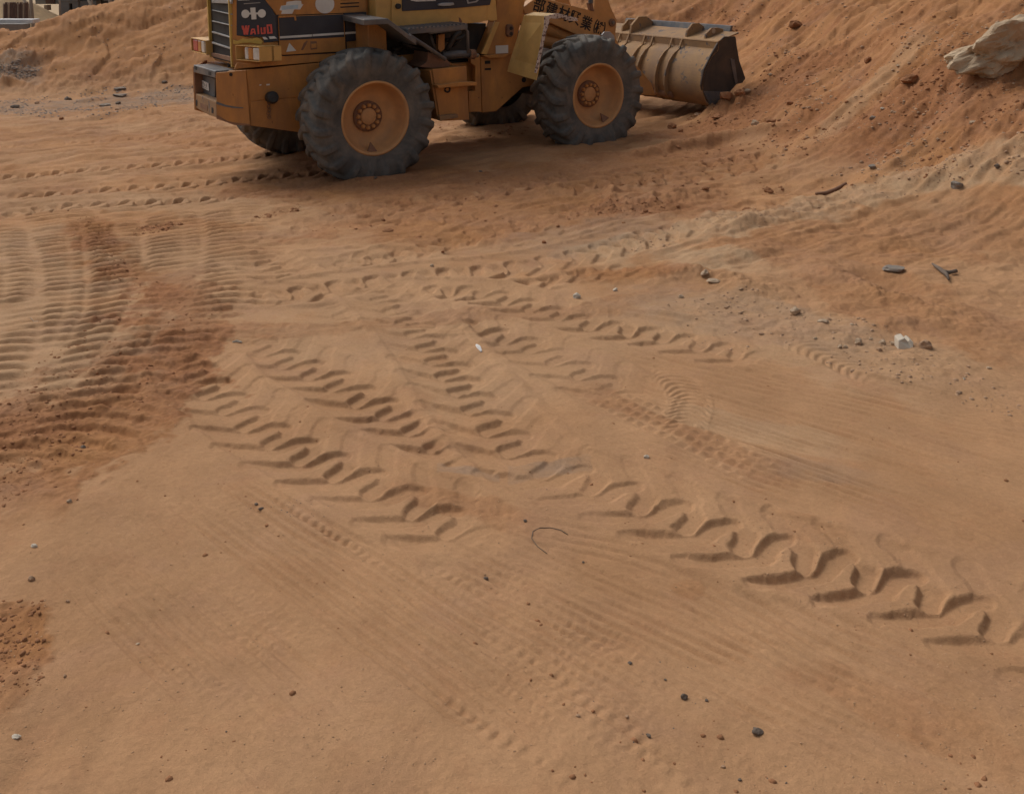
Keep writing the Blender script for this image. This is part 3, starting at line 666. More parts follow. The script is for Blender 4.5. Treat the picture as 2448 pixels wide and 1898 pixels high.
# rubber cap with a rusty chain
cp = side(c1((690, 762)), -.63)[0]
P('rubber_cap', tube([cp + np.array((0, .03, -.015)), cp + np.array((0, -.03, -.012)), cp + np.array((0, -.055, 0)), cp + np.array((0, -.06, .0))], [.055, .062, .055, .02], 20), 'dark', smooth=True, bevel=.004)
for k, (a, b) in enumerate(((672, 815), (668, 845), (676, 872), (668, 900), (674, 928))):
    q = side(c1((a, b)), -.612)[0]; ang = np.linspace(0, 2 * math.pi, 11)
    P('chain_link', tube([q + np.array((.014 * math.cos(t), -.004 * (k % 2), .018 * math.sin(t))) for t in ang], .0045, 6), 'rust', bevel=0)
plate('sticker', c1((597, 672), (612, 670), (612, 678), (597, 680)), -.603, .002, 'white', bevel=0); plate('sticker', c1((652, 668), (678, 666), (678, 677), (652, 679)), -.603, .002, 'white', bevel=0)

# --- engine hood
XG, GW = -1.112, .325; XH = -.80; HY = -.60
P('hood', prism([(XG + .03, -GW + .01, .51), (XH, HY + .02, .51), (.245, HY + .02, .53), (.245, -HY - .02, .53), (XH, -HY - .02, .51), (XG + .03, GW - .01, .51)], (0, 0, .86)), 'orange', bevel=.02)
hoodc = lambda pts: on(pts, (XG, -GW, 0), np.cross((XH - XG, HY + GW, 0), (0, 0, 1)))
def hp(name, pts, mat, lift=.0, th=.01, parent=None, bevel=.0015):
    """plate on the bevelled rear corner of the hood"""
    n = np.cross((XH - XG, HY + GW, 0), (0, 0, 1)); n = n / np.linalg.norm(n); n = n if n[1] < 0 else -n
    return P(name, prism([p + n * lift for p in hoodc(c6(*pts))], -n * th), mat, parent, bevel=bevel)
hp('corner_panel', [(700, 5), (770, -40), (770, 515), (1150, 600), (1280, 640), (1300, 920), (700, 960)], 'orange', .001, .02)
dp = hp('dark_panel', [(765, -60), (1165, -60), (1330, 235), (1345, 535), (1150, 545), (765, 520)], 'navy', .006, .012)
hp('dark_panel', [(1150, 545), (1355, 535), (1375, 600), (1160, 625)], 'navy', .0055, .012)
for a in ((1140, 540, 1185, 540, 1222, 575, 1165, 578), (1232, 535, 1315, 530, 1350, 562, 1250, 570)):
    hp('stripe', [a[0:2], a[2:4], a[4:6], a[6:8]], 'white', .009, .004, dp, 0)
def circ(cx, cy, r, n=24, ry=None): return [(cx + r * math.cos(t), cy + (ry or r) * math.sin(t)) for t in np.arange(n) * 2 * math.pi / n]
for pts, nm in ((circ(895, 206, 58, ry=61), 'emblem_disc'), (circ(1133, 200, 58, ry=61), 'emblem_disc'), ([(940, 190), (1090, 186), (1090, 212), (940, 216)], 'emblem_bar'),
                ([(968, 118), (1040, 114), (1044, 198), (972, 202)], 'emblem_block'), ([(982, 212), (1052, 208), (1056, 284), (986, 288)], 'emblem_block')):
    hp(nm, pts, 'white', .010 if 'disc' in nm else .0115 if 'bar' in nm else .013, .004 if 'disc' in nm else .006, dp, 0)
hp('sticker', [(785, -5), (945, -8), (950, 8), (785, 12)], 'white', .009, .004, dp, 0)
hp('scratch', [(870, 55), (1110, 40), (1112, 48), (872, 66)], 'grille', .008, .003, dp, 0)
W_ = [[(838, 378), (868, 376), (885, 430), (892, 376), (915, 374), (925, 428), (930, 376), (955, 374), (945, 440), (930, 510), (905, 508), (902, 470), (895, 512), (870, 508), (862, 450), (845, 420)],
      [(980, 425), (1000, 418), (1030, 420), (1050, 500), (1030, 506), (1022, 480), (1000, 482), (994, 506), (965, 508), (972, 460)], [(1062, 375), (1085, 368), (1090, 395), (1098, 498), (1072, 502), (1068, 410)],
      [(1112, 405), (1135, 402), (1140, 478), (1160, 478), (1155, 402), (1188, 396), (1192, 496), (1122, 502)],
      [(1200, 362), (1278, 356), (1290, 490), (1212, 498), (1206, 430), (1235, 428), (1238, 472), (1262, 470), (1255, 384), (1226, 386), (1230, 428), (1205, 430)]]
for i, w in enumerate(W_): hp('letter', w, 'redp', .0095, .003, dp, 0)
hole = [(996, 440), (1012, 438), (1018, 462), (998, 464)]; hp('letter_hole', hole, 'navy', .0105, .003, dp, 0)
hp('yellow_patch', [(715, 580), (780, 600), (860, 560), (940, 575), (1060, 550), (1120, 570), (1150, 610), (1130, 650), (1060, 640), (960, 625), (860, 630), (760, 650), (715, 640)], 'hinge', .012, .008, None, .003)
# straight side of the hood
plate('dark_panel', c1((700, 128), (752, 118), (752, 325), (712, 328)), HY - .0015, .01, 'navy', bevel=0)
plate('dark_panel', c1((1262, 108), (1443, 98), (1446, 316), (1280, 334)), HY - .001, .01, 'navy')
st = plate('stripe', c1((1268, 258), (1440, 246), (1440, 262), (1270, 275)), HY - .004, .004, 'white', bevel=0)
up = plate('upper_panel', c1((640, -8), (735, 126), (1250, 106), (1440, 96), (1436, -40), (640, -40)), HY, .02, 'orange')
plate('door_gap', c1((738, 128), (1268, 106), (1280, 200), (1288, 404), (1266, 420), (785, 447), (760, 441), (747, 418)), HY - .003, .004, 'black', bevel=0)
door = plate('access_panel', c1((745, 134), (1262, 112), (1272, 200), (1280, 398), (1262, 410), (785, 438), (768, 434), (755, 415)), HY - .012, .02, 'orange', bevel=.006)
plate('dark_band', c1((749, 138), (1260, 116), (1268, 296), (758, 324)), HY - .0135, .004, 'navy', door, 0)
plate('stripe', c1((757, 291), (1012, 275), (1012, 292), (758, 308)), HY - .015, .004, 'white', door, 0); plate('stripe', c1((1017, 274), (1265, 258), (1266, 275), (1017, 291)), HY - .015, .004, 'white', door, 0)
plate('triangle_sticker', c1((833, 342), (887, 404), (808, 414)), HY - .014, .003, 'white', door, 0)
lt = plate('latch', c1((1000, 332), (1050, 328), (1054, 390), (1004, 396)), HY - .018, .012, 'rust', door, .003)
plate('latch_cup', c1((1006, 350), (1048, 346), (1050, 380), (1008, 385)), HY - .022, .006, 'orange', door, .003)
plate('rust_mark', c1((948, 345), (970, 325), (980, 330), (958, 372), (940, 400), (925, 398)), HY - .0135, .003, 'rust', door, 0)
plate('hinge', c1((745, 128), (885, 122), (890, 165), (876, 166), (872, 138), (750, 144)), HY - .02, .014, 'orange', bevel=.003)
plate('round_sticker', c1(*circ(1114, 35, 75)), HY - .0025, .004, 'white', bevel=0)
plate('torn_sticker', c1((812, 18), (888, 8), (926, 10), (930, 36), (944, 38), (918, 78), (872, 78), (856, 112), (768, 114), (776, 88), (756, 84), (768, 50), (806, 44)), HY - .0025, .004, 'white', bevel=0)
plate('torn_sticker', c1((772, 52), (905, 40), (900, 70), (772, 82)), HY - .004, .003, 'bluewhite', bevel=0)
for y0 in (-8, 24, 52): plate('louvre', c1((1236, y0 + 4), (1384, y0 - 4), (1386, y0 + 6), (1238, y0 + 14)), HY - .002, .006, 'black', bevel=0)
plate('lower_panel', c1((625, 345), (745, 336), (760, 436), (785, 442), (1275, 414), (1284, 400), (1455, 390), (1460, 452), (1140, 486), (400, 548), (420, 500), (600, 510), (625, 470)), HY - .0005, .015, 'orange')
# grille at the back
P('grille_backing', box(XG + .02, XG + .05, -GW + .02, GW - .02, .54, 1.36), 'black', bevel=0)
P('grille_frame', box(XG - .01, XG + .05, -GW - .004, -GW + .022, .50, 1.38), 'hinge', bevel=.004); P('grille_frame', box(XG - .01, XG + .05, GW - .022, GW + .004, .55, 1.38), 'hinge', bevel=.004)
for (a0, b0), (a1, b1) in (((0, 0), (20, 55)), ((148, 155), (208, 222)), ((305, 318), (368, 382)), ((458, 480), (542, 562)), ((612, 636), (702, 726))):
    pts = on(c6((400, a0), (400, b0), (680, b1), (680, a1)), (XG, 0, 0), (1, 0, 0))
    if a0 == 0: pts = on(c6((400, -20), (400, 48), (680, 62), (680, -10)), (XG, 0, 0), (1, 0, 0))
    P('grille_bar', prism(pts, (.02, 0, 0)), 'grille', bevel=.003)
P('grille_sill', prism(on(c6((392, 768), (690, 835), (690, 900), (392, 820)), (XG - .006, 0, 0), (1, 0, 0)), (.03, 0, 0)), 'rust', bevel=.003)
for z in (1.22, 1.30): P('grille_bar', box(XG, XG + .02, -GW + .03, GW - .03, z, z + .04), 'grille', bevel=.003)
for q in (((400, -5), (440, 2), (440, 14), (400, 8)), ((625, 5), (680, 10), (680, 30), (625, 22))):
    P('sticker', prism(on(c6(*q), (XG - .004, 0, 0), (1, 0, 0)), (.004, 0, 0)), 'white', bevel=0)
# tail lamps in folded boxes
def lamp(face_px, lens, top_back):
    a, b = np.array(face_px[0]), np.array(face_px[1])         # inner and outer corner of the opening, (x, y)
    u = np.append((b - a) / np.linalg.norm(b - a), 0); W = np.linalg.norm(b - a); dp_ = np.array((top_back, 0, 0)); z0, z1 = .575, .722
    A = np.append(a, 0); up_ = np.array((0, 0, 1)); r = empty('tail_lamp'); r.parent = loader
    for nm, (s0, s1, w0, w1) in (('lamp_box', (0, W, z1 - .008, z1)), ('lamp_box', (0, W, z0, z0 + .008)), ('lamp_box', (0, .008, z0, z1)), ('lamp_box', (W - .008, W, z0, z1))):
        p = [A + u * s0 + up_ * w0, A + u * s1 + up_ * w0, A + u * s1 + up_ * w1, A + u * s0 + up_ * w1]
        P('lamp_box', prism(p, dp_), 'cab', r, bevel=.002)
    p = [A + u * 0 + up_ * z0 + dp_ * .55, A + u * W + up_ * z0 + dp_ * .55, A + u * W + up_ * z1 + dp_ * .55, A + u * 0 + up_ * z1 + dp_ * .55]
    P('lamp_back', prism(p, dp_ * .1), 'fender', r, bevel=0)
    for s0, s1, mt in lens:
        p = [A + u * (W * s0) + up_ * (z0 + .012) + dp_ * .05, A + u * (W * s1) + up_ * (z0 + .012) + dp_ * .05, A + u * (W * s1) + up_ * (z1 - .014) + dp_ * .05, A + u * (W * s0) + up_ * (z1 - .014) + dp_ * .05]
        P('lens', prism(p, dp_ * .2), mt, r, bevel=.012)
    return r
ia, ib = on(c4((905, 340)), (0, -.40, 0), (0, 1, 0))[0], on(c4((1330, 415)), (0, -.73, 0), (0, 1, 0))[0]
lamp(((ia[0], ia[1]), (ib[0], ib[1])), ((.33, .47, 'clear'), (.47, .66, 'amber'), (.67, .99, 'clear')), .22)
oa = on(c4((125, 200)), (-1.16, 0, 0), (1, 0, 0))[0]
lamp(((oa[0], oa[1]), (-1.16, .30)), ((.05, .36, 'redl'), (.37, .58, 'amber'), (.60, .80, 'clear')), .22)

# --- rear fender, its post and the dark bay behind it
fz = [side(c1(p), -1.2)[0] for p in ((1420, 160), (1612, 150), (1770, 268), (1840, 320))]
fo = [(p[0], p[2]) for p in fz]; fi = [(-.06, .985), (fo[1][0], fo[1][1] + .02), (fo[2][0], fo[2][1] + .02), (fo[3][0], fo[3][1] + .02)]
V, F = [], []
for (xo, zo), (xi, zi) in zip(fo, fi): V += [(xo, -1.2, zo), (xo, -1.2, zo - .055), (xi, -.59, zi - .055), (xi, -.59, zi)]
for k in range(3): F += [(k * 4 + j, k * 4 + (j + 1) % 4, k * 4 + 4 + (j + 1) % 4, k * 4 + 4 + j) for j in range(4)]
F += [(3, 2, 1, 0), (12, 13, 14, 15)]
P('rear_fender', (V, F), 'steel', bevel=.008); P('rear_fender', ([(a, -b, c) for a, b, c in V], [tuple(reversed(f)) for f in F]), 'steel', bevel=.008)
P('fender_brace', tube([side(c5((960, 400)), -1.15)[0], side(c5((1180, 540)), -1.1)[0], side(c5((1480, 740)), -1.02)[0]], .022, 8), 'steel', bevel=0)
pp = side(c5((362, 215), (625, 205), (640, 665), (372, 640)), -.88); P('fender_post', prism(pp, (0, .30, 0)), 'orange', bevel=.008)
P('engine_bay', box(.26, 1.05, -.52, .52, .42, .80), 'dark', bevel=0)
P('rear_frame', box(-.3, 1.60, -.48, .48, -.16, .40), 'orange', bevel=.01)
plate('frame_side', c5((760, 690), (1200, 655), (1240, 640), (1330, 640), (1480, 760), (1560, 790), (1600, 830), (1310, 880), (1120, 870), (1130, 1500), (760, 1500)), -.60, .03, 'orange')
for k, (a, b) in enumerate((((700, 590), (830, 580)), ((690, 640), (820, 640)), ((850, 500), (1150, 600)), ((900, 420), (1250, 580)))):
    P('hose', tube([side(c5(a), -.62 - .02 * k)[0], side(c5(((a[0] + b[0]) / 2, (a[1] + b[1]) / 2 + 25)), -.66)[0], side(c5(b), -.62)[0]], .022, 8), 'dark', smooth=True, bevel=0)
# --- steps
gr = side(c5((935, 330), (960, 400), (1230, 385), (1560, 340), (1810, 300), (1800, 262)), -1.10)
g0, g1 = gr[0], gr[4]
top = [np.array((g0[0], -1.10, .845)), np.array((g1[0], -1.10, .868)), np.array((g1[0] + .02, -.72, .868)), np.array((g0[0] - .0, -.72, .845))]
stp = P('step_plate', prism(top, (0, 0, -.05)), 'steel', bevel=.004)
for k in np.linspace(.03, .97, 15):
    a = top[0] * (1 - k) + top[1] * k; b = top[3] * (1 - k) + top[2] * k
    P('tread_rib', prism([a + np.array((-.011, 0, .001)), a + np.array((.011, 0, .001)), b + np.array((.011, 0, .001)), b + np.array((-.011, 0, .001))], (0, 0, .012)), 'tread', stp, bevel=0)
def fl_tube(name, pix, y, r, mat, parent=None): return P(name, tube([side(c5(p), y)[0] for p in pix], r, 8), mat, parent, smooth=True, bevel=0)
fl_tube('step_frame', ((1250, 360), (1770, 295), (1805, 340), (1815, 660)), -1.08, .016, 'steel')
fl_tube('step_frame', ((1260, 370), (1290, 480), (1340, 640)), -1.0, .02, 'dark')
plate('step_hanger', c5((1385, 390), (1475, 375), (1475, 590), (1420, 640), (1380, 600)), -.90, .05, 'orange')
fl_tube('hose', ((1500, 620), (1560, 520), (1600, 420), (1700, 340)), -.80, .03, 'dark'); fl_tube('hose', ((1480, 470), (1560, 460), (1640, 450), (1720, 430)), -.75, .022, 'dark')
fl_tube('hose', ((1330, 380), (1360, 480), (1300, 600), (1250, 640)), -.8, .03, 'dark'); fl_tube('hose', ((1590, 560), (1680, 470), (1760, 380)), -.7, .018, 'dark')
plate('tool_box_front', c2((130, 650), (450, 618), (476, 1120), (205, 1132)), -1.10, .02, 'orange', bevel=.006)
bx = side(c2((130, 650), (450, 618), (476, 1120), (205, 1132)), -1.10); bq = [(p[0], -1.085, p[2]) for p in bx]
P('tool_box', prism([(bq[0][0] - .02, -1.082, bq[0][2] - .01), (bq[1][0] - .01, -1.082, bq[1][2] - .01), (bq[2][0] - .01, -1.082, bq[2][2] + .01), (bq[3][0] - .02, -1.082, bq[3][2] + .01)], (0, .55, 0)), 'orange', bevel=.006)
plate('step', c2((180, 800), (412, 768), (545, 770), (545, 800), (412, 806), (190, 826)), -1.20, .11, 'orange', bevel=.004)
plate('step', c2((200, 1085), (370, 1068), (375, 1100), (205, 1130)), -1.16, .06, 'bucket', bevel=.004)
hq = side(c2((270, 838)), -1.103)[0]; P('latch_ring', tube([hq + np.array((.03 * math.cos(t), -.004, .026 * math.sin(t))) for t in np.linspace(0, 2 * math.pi, 15)], .009, 6), 'dark', bevel=0)
P('bracket', prism(side(c5((1110, 855), (1310, 875), (1540, 850), (1560, 800), (1480, 720), (1380, 690), (1240, 640), (1220, 780)), -.98), (0, .3, 0)), 'rust', bevel=.004)
fl_tube('steering_cylinder', ((1440, 690), (1650, 668), (1840, 668)), -.86, .042, 'steel'); fl_tube('steering_rod', ((1830, 668), (1960, 690)), -.86, .022, 'chrome')
P('steering_gland', tube([side(c5((1825, 668)), -.86)[0], side(c5((1905, 672)), -.86)[0]], .055, 14), 'rust', bevel=.006)
# frame either side of the articulation
plate('frame_side', c2((490, 515), (575, 515), (590, 1045), (475, 1045), (472, 860), (530, 850), (532, 620), (490, 590)), -.62, .06, 'orange')
P('joint', box(1.10, 1.62, -.40, .40, -.14, .42), 'dark', bevel=0); P('joint', box(1.15, 1.75, -.46, .46, .44, .82), 'dark', bevel=0)
# --- front frame and boom tower
ff = side(c2((580, 530), (860, 508), (1105, 560), (1110, 690), (1085, 800), (975, 820), (730, 1040), (600, 1055)), -.60)
P('front_frame', prism(ff, (0, 1.2, 0)), 'orange', bevel=.012)
P('front_frame_nose', box(2.1, 3.2, -.46, .46, .0, .42), 'dark', bevel=.01)
tw = side(c2((735, -60), (1010, -60), (975, 140), (930, 330), (885, 512), (690, 520), (600, 505), (668, 350), (720, 210)), -.62)
P('boom_tower', prism(tw, (0, .16, 0)), 'orange', bevel=.012); P('boom_tower', prism([(a, -b, c) for a, b, c in tw], (0, -.16, 0)), 'orange', bevel=.012)
tw2 = side(c2((720, 205), (760, 210), (700, 360), (640, 515), (590, 505)), -.64); P('tower_edge', prism(tw2, (0, .03, 0)), 'cab', bevel=.004)
plate('pin_plate', c2((840, 232), (880, 232), (895, 262), (890, 330), (868, 350), (840, 345), (830, 320), (830, 255)), -.66, .05, 'rust', bevel=.008)
for q in ((868, 268), (868, 318)):
    a = side(c2(q), -.665)[0]; P('pin_bolt', tube([a, a + np.array((0, .03, 0))], .022, 10), 'dark', bevel=.003)
plate('white_label', c2((722, 430), (838, 424), (838, 498), (724, 504)), -.625, .004, 'white', bevel=0)
P('tower_foot', prism(side(c2((600, 520), (860, 504), (800, 540), (660, 545)), -.66), (0, .06, 0)), 'orange', bevel=.004)
for q in (((622, 572), (672, 568), (672, 598), (622, 600)), ((620, 640), (678, 636), (678, 656), (620, 658))): plate('decal', c2(*q), -.603, .003, 'black', bevel=0)
a = side(c2((985, 748)), -.604)[0]; P('bolt_hole', tube([a, a + np.array((0, .02, 0))], .03, 14), 'black', bevel=0)
# front fender: folded plate, rear flap and top
fl = [side(c2(p), -1.2)[0] for p in ((1110, 690), (1190, 150))]; lo, hi = fl
fi_ = [side(c2(p), -.76)[0] for p in ((842, 610), (985, 145))]
def fender(sy):
    e = empty('front_fender'); e.parent = loader; S = np.array((1, sy, 1))
    q = [lo, hi, fi_[1], fi_[0]]; P('flap', prism([p * S for p in q], np.array((.014, 0, -.002))), 'fender', e, bevel=.003)
    tp = side(c2((1300, 132), (1480, 182)), -1.2); topp = [hi, tp[0], tp[1], tp[1] + np.array((0, .44, .0)), tp[0] + np.array((0, .44, .0)), fi_[1]]
    V = [p * S for p in topp] + [p * S - np.array((0, 0, .016)) for p in topp]
    F = [(0, 1, 4, 5), (1, 2, 3, 4), (11, 10, 7, 6), (10, 9, 8, 7), (0, 6, 7, 1), (1, 7, 8, 2), (2, 8, 9, 3), (3, 9, 10, 4), (4, 10, 11, 5), (5, 11, 6, 0)]
    P('fender_top', (V, F), 'fender', e, bevel=.002)
    ed = side(c2((1180, 150), (1225, 195), (1195, 300), (1165, 440), (1122, 640), (1105, 688), (1085, 680), (1095, 640), (1140, 430), (1175, 250)), -1.203)
    P('chipped_edge', prism([p * S for p in ed], (0, .012 * sy, 0)), 'chipped', e, bevel=.002)
    ed = side(c2((1190, 152), (1300, 128), (1480, 172), (1490, 200), (1400, 196), (1330, 170), (1290, 180), (1230, 175), (1210, 200)), -1.205)
    P('chipped_edge', prism([p * S for p in ed], (0, .012 * sy, 0)), 'chipped', e, bevel=.002)
    lp = [fi_[0], lo]; P('flap_lip', prism([p * S for p in (lo, fi_[0], fi_[0] + np.array((-.02, 0, -.07)), lo + np.array((-.02, 0, -.07)))], (.012, 0, 0)), 'fender', e, bevel=.002)
fender(1); fender(-1)
# --- boom arms, lettering, cylinders
BY = -.45
bm_ = side(c2((975, 75), (1060, 10), (1120, -25), (1640, 108), (1652, -45), (1758, -45), (1800, 80), (1852, 190), (1838, 345), (1900, 480), (2060, 640), (2169, 771), (2216, 891), (2060, 885), (1960, 700), (1720, 420), (1480, 330), (1185, 195), (990, 125)), BY)
P('boom_arm', prism(bm_, (0, .11, 0)), 'cyl', bevel=.008); P('boom_arm', prism([(a, -b, c) for a, b, c in bm_], (0, -.11, 0)), 'cyl', bevel=.008)
P('cross_tube', tube([(3.45, -.36, .75), (3.45, .36, .75)], .10, 16), 'cyl', smooth=True, bevel=0)
a = side(c2((1805, 215)), BY - .004)[0]
P('pivot_pin', tube([a + np.array((0, -.02, 0)), a + np.array((0, .03, 0))], .048, 18), 'rust', bevel=.006); P('pivot_bolt', tube([a + np.array((.0, -.035, 0)), a], .022, 8), 'steel', bevel=.003)
P('hose_clamp', prism(side(c2((1590, 30), (1625, 30), (1640, 112), (1605, 100)), BY - .01), (0, .05, 0)), 'rust', bevel=.003); P('hose', tube([side(c2((1606, -60)), BY - .02)[0], side(c2((1608, 34)), BY - .02)[0]], .03, 10), 'steel', bevel=0)
plate('guard_plate', c2((1712, 330), (1738, 300), (1790, 300), (1828, 335), (1836, 390), (1760, 380), (1715, 345)), -.80, .02, 'grille', bevel=.003)
def glyph(ch, px, size, mat, y, tilt):
    cu = bpy.data.curves.new('glyph', 'FONT'); cu.body = ch; cu.size = size; cu.align_x = 'CENTER'; cu.align_y = 'CENTER'; cu.offset = size * .018; cu.resolution_u = 3
    tmp = bpy.data.objects.new('glyph', cu); C.objects.link(tmp); dg = bpy.context.evaluated_depsgraph_get(); dg.update()
    me_ = bpy.data.meshes.new_from_object(tmp.evaluated_get(dg)); bpy.data.objects.remove(tmp); bpy.data.curves.remove(cu)
    n = len(me_.vertices); co = np.zeros(n * 3); me_.vertices.foreach_get('co', co); co = co.reshape(-1, 3)
    if n: co[:, :2] -= (co[:, :2].max(0) + co[:, :2].min(0)) / 2
    c, s = math.cos(tilt), math.sin(tilt); p0 = side(c2(px), y)[0]
    x = co[:, 0] * c - co[:, 1] * s; z = co[:, 0] * s + co[:, 1] * c
    me_.vertices.foreach_set('co', np.stack([p0[0] + x, np.full(n, y), p0[2] + z], 1).ravel()); me_.materials.clear(); me_.materials.append(M[mat]); me_.name = 'character'
    o = bpy.data.objects.new('character', me_); C.objects.link(o); o.parent = loader; return o
pA, pB = side(c2((1130, 55), (1690, 265)), BY); tilt = math.atan2(pB[2] - pA[2], pB[0] - pA[0])
for ch, px, sz in (('部', (1130, 52), .175), ('建', (1246, 92), .175), ('材', (1358, 128), .175), ('興', (1462, 168), .175), ('業', (1570, 218), .175), ('㈱', (1690, 262), .185)):
    glyph(ch, px, sz, 'black', BY - .0035, tilt)
for q, r in ((((1180, 265), (1500, 385)), .085), (((1170, 390), (1420, 440)), .075)):
    a, b = side(c2(*q), -.30); d = (b - a); P('lift_cylinder', tube([a - d * .4, b], r, 18), 'cyl', smooth=False, bevel=.006); P('cylinder_rod', tube([b, b + d * .8], r * .5, 12), 'chrome', smooth=True, bevel=0)
# --- cab (the photo shows its lower edge)
P('cab_base', prism([(.25, -.73, .865), (1.62, -.73, .87), (1.70, -.60, .87), (1.70, .60, .87), (1.62, .73, .87), (.25, .73, .865)], (0, 0, .34)), 'cab', bevel=.01)
plate('cab_side', c2((-125, 0), (-125, -60), (640, -60), (640, 58), (640, 192), (560, 214), (0, 252), (-250, 258), (-245, 0), (-200, -60), (-160, -60)), -.75, .02, 'cab')
plate('cab_post', c2((640, -60), (718, -60), (735, 190), (700, 200), (640, 192)), -.745, .05, 'cab')
dw = plate('cab_door_window', c1((1724, -40), (1728, 92), (2120, 70), (2420, 42), (2440, -40)), -.76, .012, 'navy', bevel=.002)
plate('window_frame', c2((440, -30), (462, 40), (545, 24), (580, -10), (572, -30), (540, 12), (470, 26), (456, -30)), -.765, .006, 'grille', dw, 0)
plate('door_handle', c2((190, 40), (232, 30), (330, 28), (338, 48), (300, 58), (230, 60), (192, 56)), -.79, .03, 'grille', dw, .004)
plate('window_pane', c1((1790, -20), (2000, -20), (1990, 10), (1840, 16), (1795, 8)), -.763, .004, 'clear', dw, 0)
a = side(c1((1690, 52)), -.755)[0]; P('rubber_stop', tube([a + np.array((0, -.03, 0)), a + np.array((0, .02, 0))], .028, 14), 'dark', bevel=.005)
plate('rust_mark', c2((378, 165), (392, 172), (410, 205), (405, 220), (380, 205)), -.752, .003, 'rust', bevel=0)
for x, y in ((.30, -.70), (1.58, -.70), (.30, .70), (1.58, .70)): P('cab_pillar', box(x - .04, x + .04, y - .03, y + .03, 1.2, 2.15), 'cab', bevel=.008)
P('cab_roof', box(.18, 1.72, -.78, .78, 2.15, 2.28), 'cab', bevel=.03)
for y in (-.70, .70): P('window_pane', box(.35, 1.53, y - .006, y + .006, 1.22, 2.14), 'glass', bevel=0)
for x in (.30, 1.58): P('window_pane', box(x - .006, x + .006, -.66, .66, 1.22, 2.14), 'glass', bevel=0)
P('seat', join(box(.62, 1.1, -.25, .25, 1.21, 1.35), box(.55, .66, -.25, .25, 1.3, 1.85)), 'dark', bevel=.03)
P('exhaust_pipe', tube([(-.3, .25, 1.36), (-.3, .25, 1.95)], .05, 14), 'rust', smooth=True, bevel=0)
# --- bucket
bk = empty('bucket'); bk.parent = loader
prof = [(4.625, .515), (4.625, .43), (4.52, .35), (4.42, .20), (4.375, .02), (4.40, -.14), (4.50, -.25), (4.66, -.285), (4.80, -.295), (4.86, -.30)]
_p = [np.array(q) for q in prof]; prof = [prof[0]]
for i in range(1, len(_p) - 2):
    for t in np.arange(5) / 5:
        p0, p1, p2, p3 = _p[i - 1], _p[i], _p[i + 1], _p[i + 2]
        prof.append(tuple(.5 * (2 * p1 + (p2 - p0) * t + (2 * p0 - 5 * p1 + 4 * p2 - p3) * t * t + (3 * p1 - p0 - 3 * p2 + p3) * t ** 3)))
prof += [tuple(_p[-2]), tuple(_p[-1])]
th = .018; YB = 1.22
Vb = [(x, y, z) for x, z in prof for y in (-YB, YB)] ; inner = []
for i, (x, z) in enumerate(prof):
    dx, dz = np.array(prof[min(i + 1, len(prof) - 1)]) - np.array(prof[max(i - 1, 0)]); L_ = math.hypot(dx, dz); inner.append((x - dz / L_ * th, z + dx / L_ * th))
Vb += [(x, y, z) for x, z in inner for y in (-YB, YB)]; nb = len(prof); Fb = []
for i in range(nb - 1):
    Fb.append((2 * i, 2 * i + 1, 2 * i + 3, 2 * i + 2)); k = 2 * nb; Fb.append((k + 2 * i, k + 2 * i + 2, k + 2 * i + 3, k + 2 * i + 1))
    Fb += [(2 * i, 2 * i + 2, k + 2 * i + 2, k + 2 * i), (2 * i + 1, k + 2 * i + 1, k + 2 * i + 3, 2 * i + 3)]
P('back_shell', (Vb, Fb), 'bucket', bk, bevel=0)
tpf = [(4.62, .515), (4.63, .53), (4.98, .62), (4.98, .60)]
P('top_plate', prism([(x, -YB, z) for x, z in tpf], (0, 2 * YB, 0)), 'bucket', bk, bevel=.002)
P('spill_bar', prism([(4.99, -1.05, .58), (5.03, -1.05, .58), (5.06, -1.05, .69), (5.02, -1.05, .69)], (0, 2.0, 0)), 'steel', bk, bevel=.003)
so = side(c3((1415, 428), (1480, 370), (1590, 370), (1605, 480), (1630, 620), (1690, 790), (1660, 835), (1600, 850), (1530, 930), (1500, 1040), (1340, 1072), (1270, 960), (1240, 860), (1270, 700), (1340, 560)), -YB)
P('side_plate', prism(so, (0, .02, 0)), 'buckshade', bk, bevel=.003); P('side_plate', prism([(a, -b, c) for a, b, c in so], (0, -.02, 0)), 'buckshade', bk, bevel=.003)  # end plates wear the bucket steel with shade painted in
so = side(c3((1265, 918), (1535, 928), (1500, 1040), (1342, 1070)), -YB - .012); P('wear_plate', prism(so, (0, .012, 0)), 'steel', bk, bevel=.003)
so = side(c3((1540, 590), (1580, 600), (1612, 830), (1590, 850), (1560, 720)), -YB - .012); P('side_cutter', prism(so, (0, .012, 0)), 'steel', bk, bevel=.003)
def rib(y, w=.025, h=.055):
    q = prof[0:34:3]; o_ = [(x - h * min(1, .15 + k * .3, .15 + (len(q) - 1 - k) * .3), z) for k, (x, z) in enumerate(q)]
    P('hinge_rib', prism([(x, y - w / 2, z) for x, z in q] + [(x, y - w / 2, z) for x, z in reversed(o_)], (0, w, 0)), 'bucket', bk, bevel=.003)
for y in (-.60, -.42, -.06, .10, .42, .60): rib(y)
for y in (-.51, .51): P('bucket_pin', tube([(4.42, y - .16, -.17), (4.42, y + .16, -.17)], .045, 14), 'rust', bk, bevel=.004)
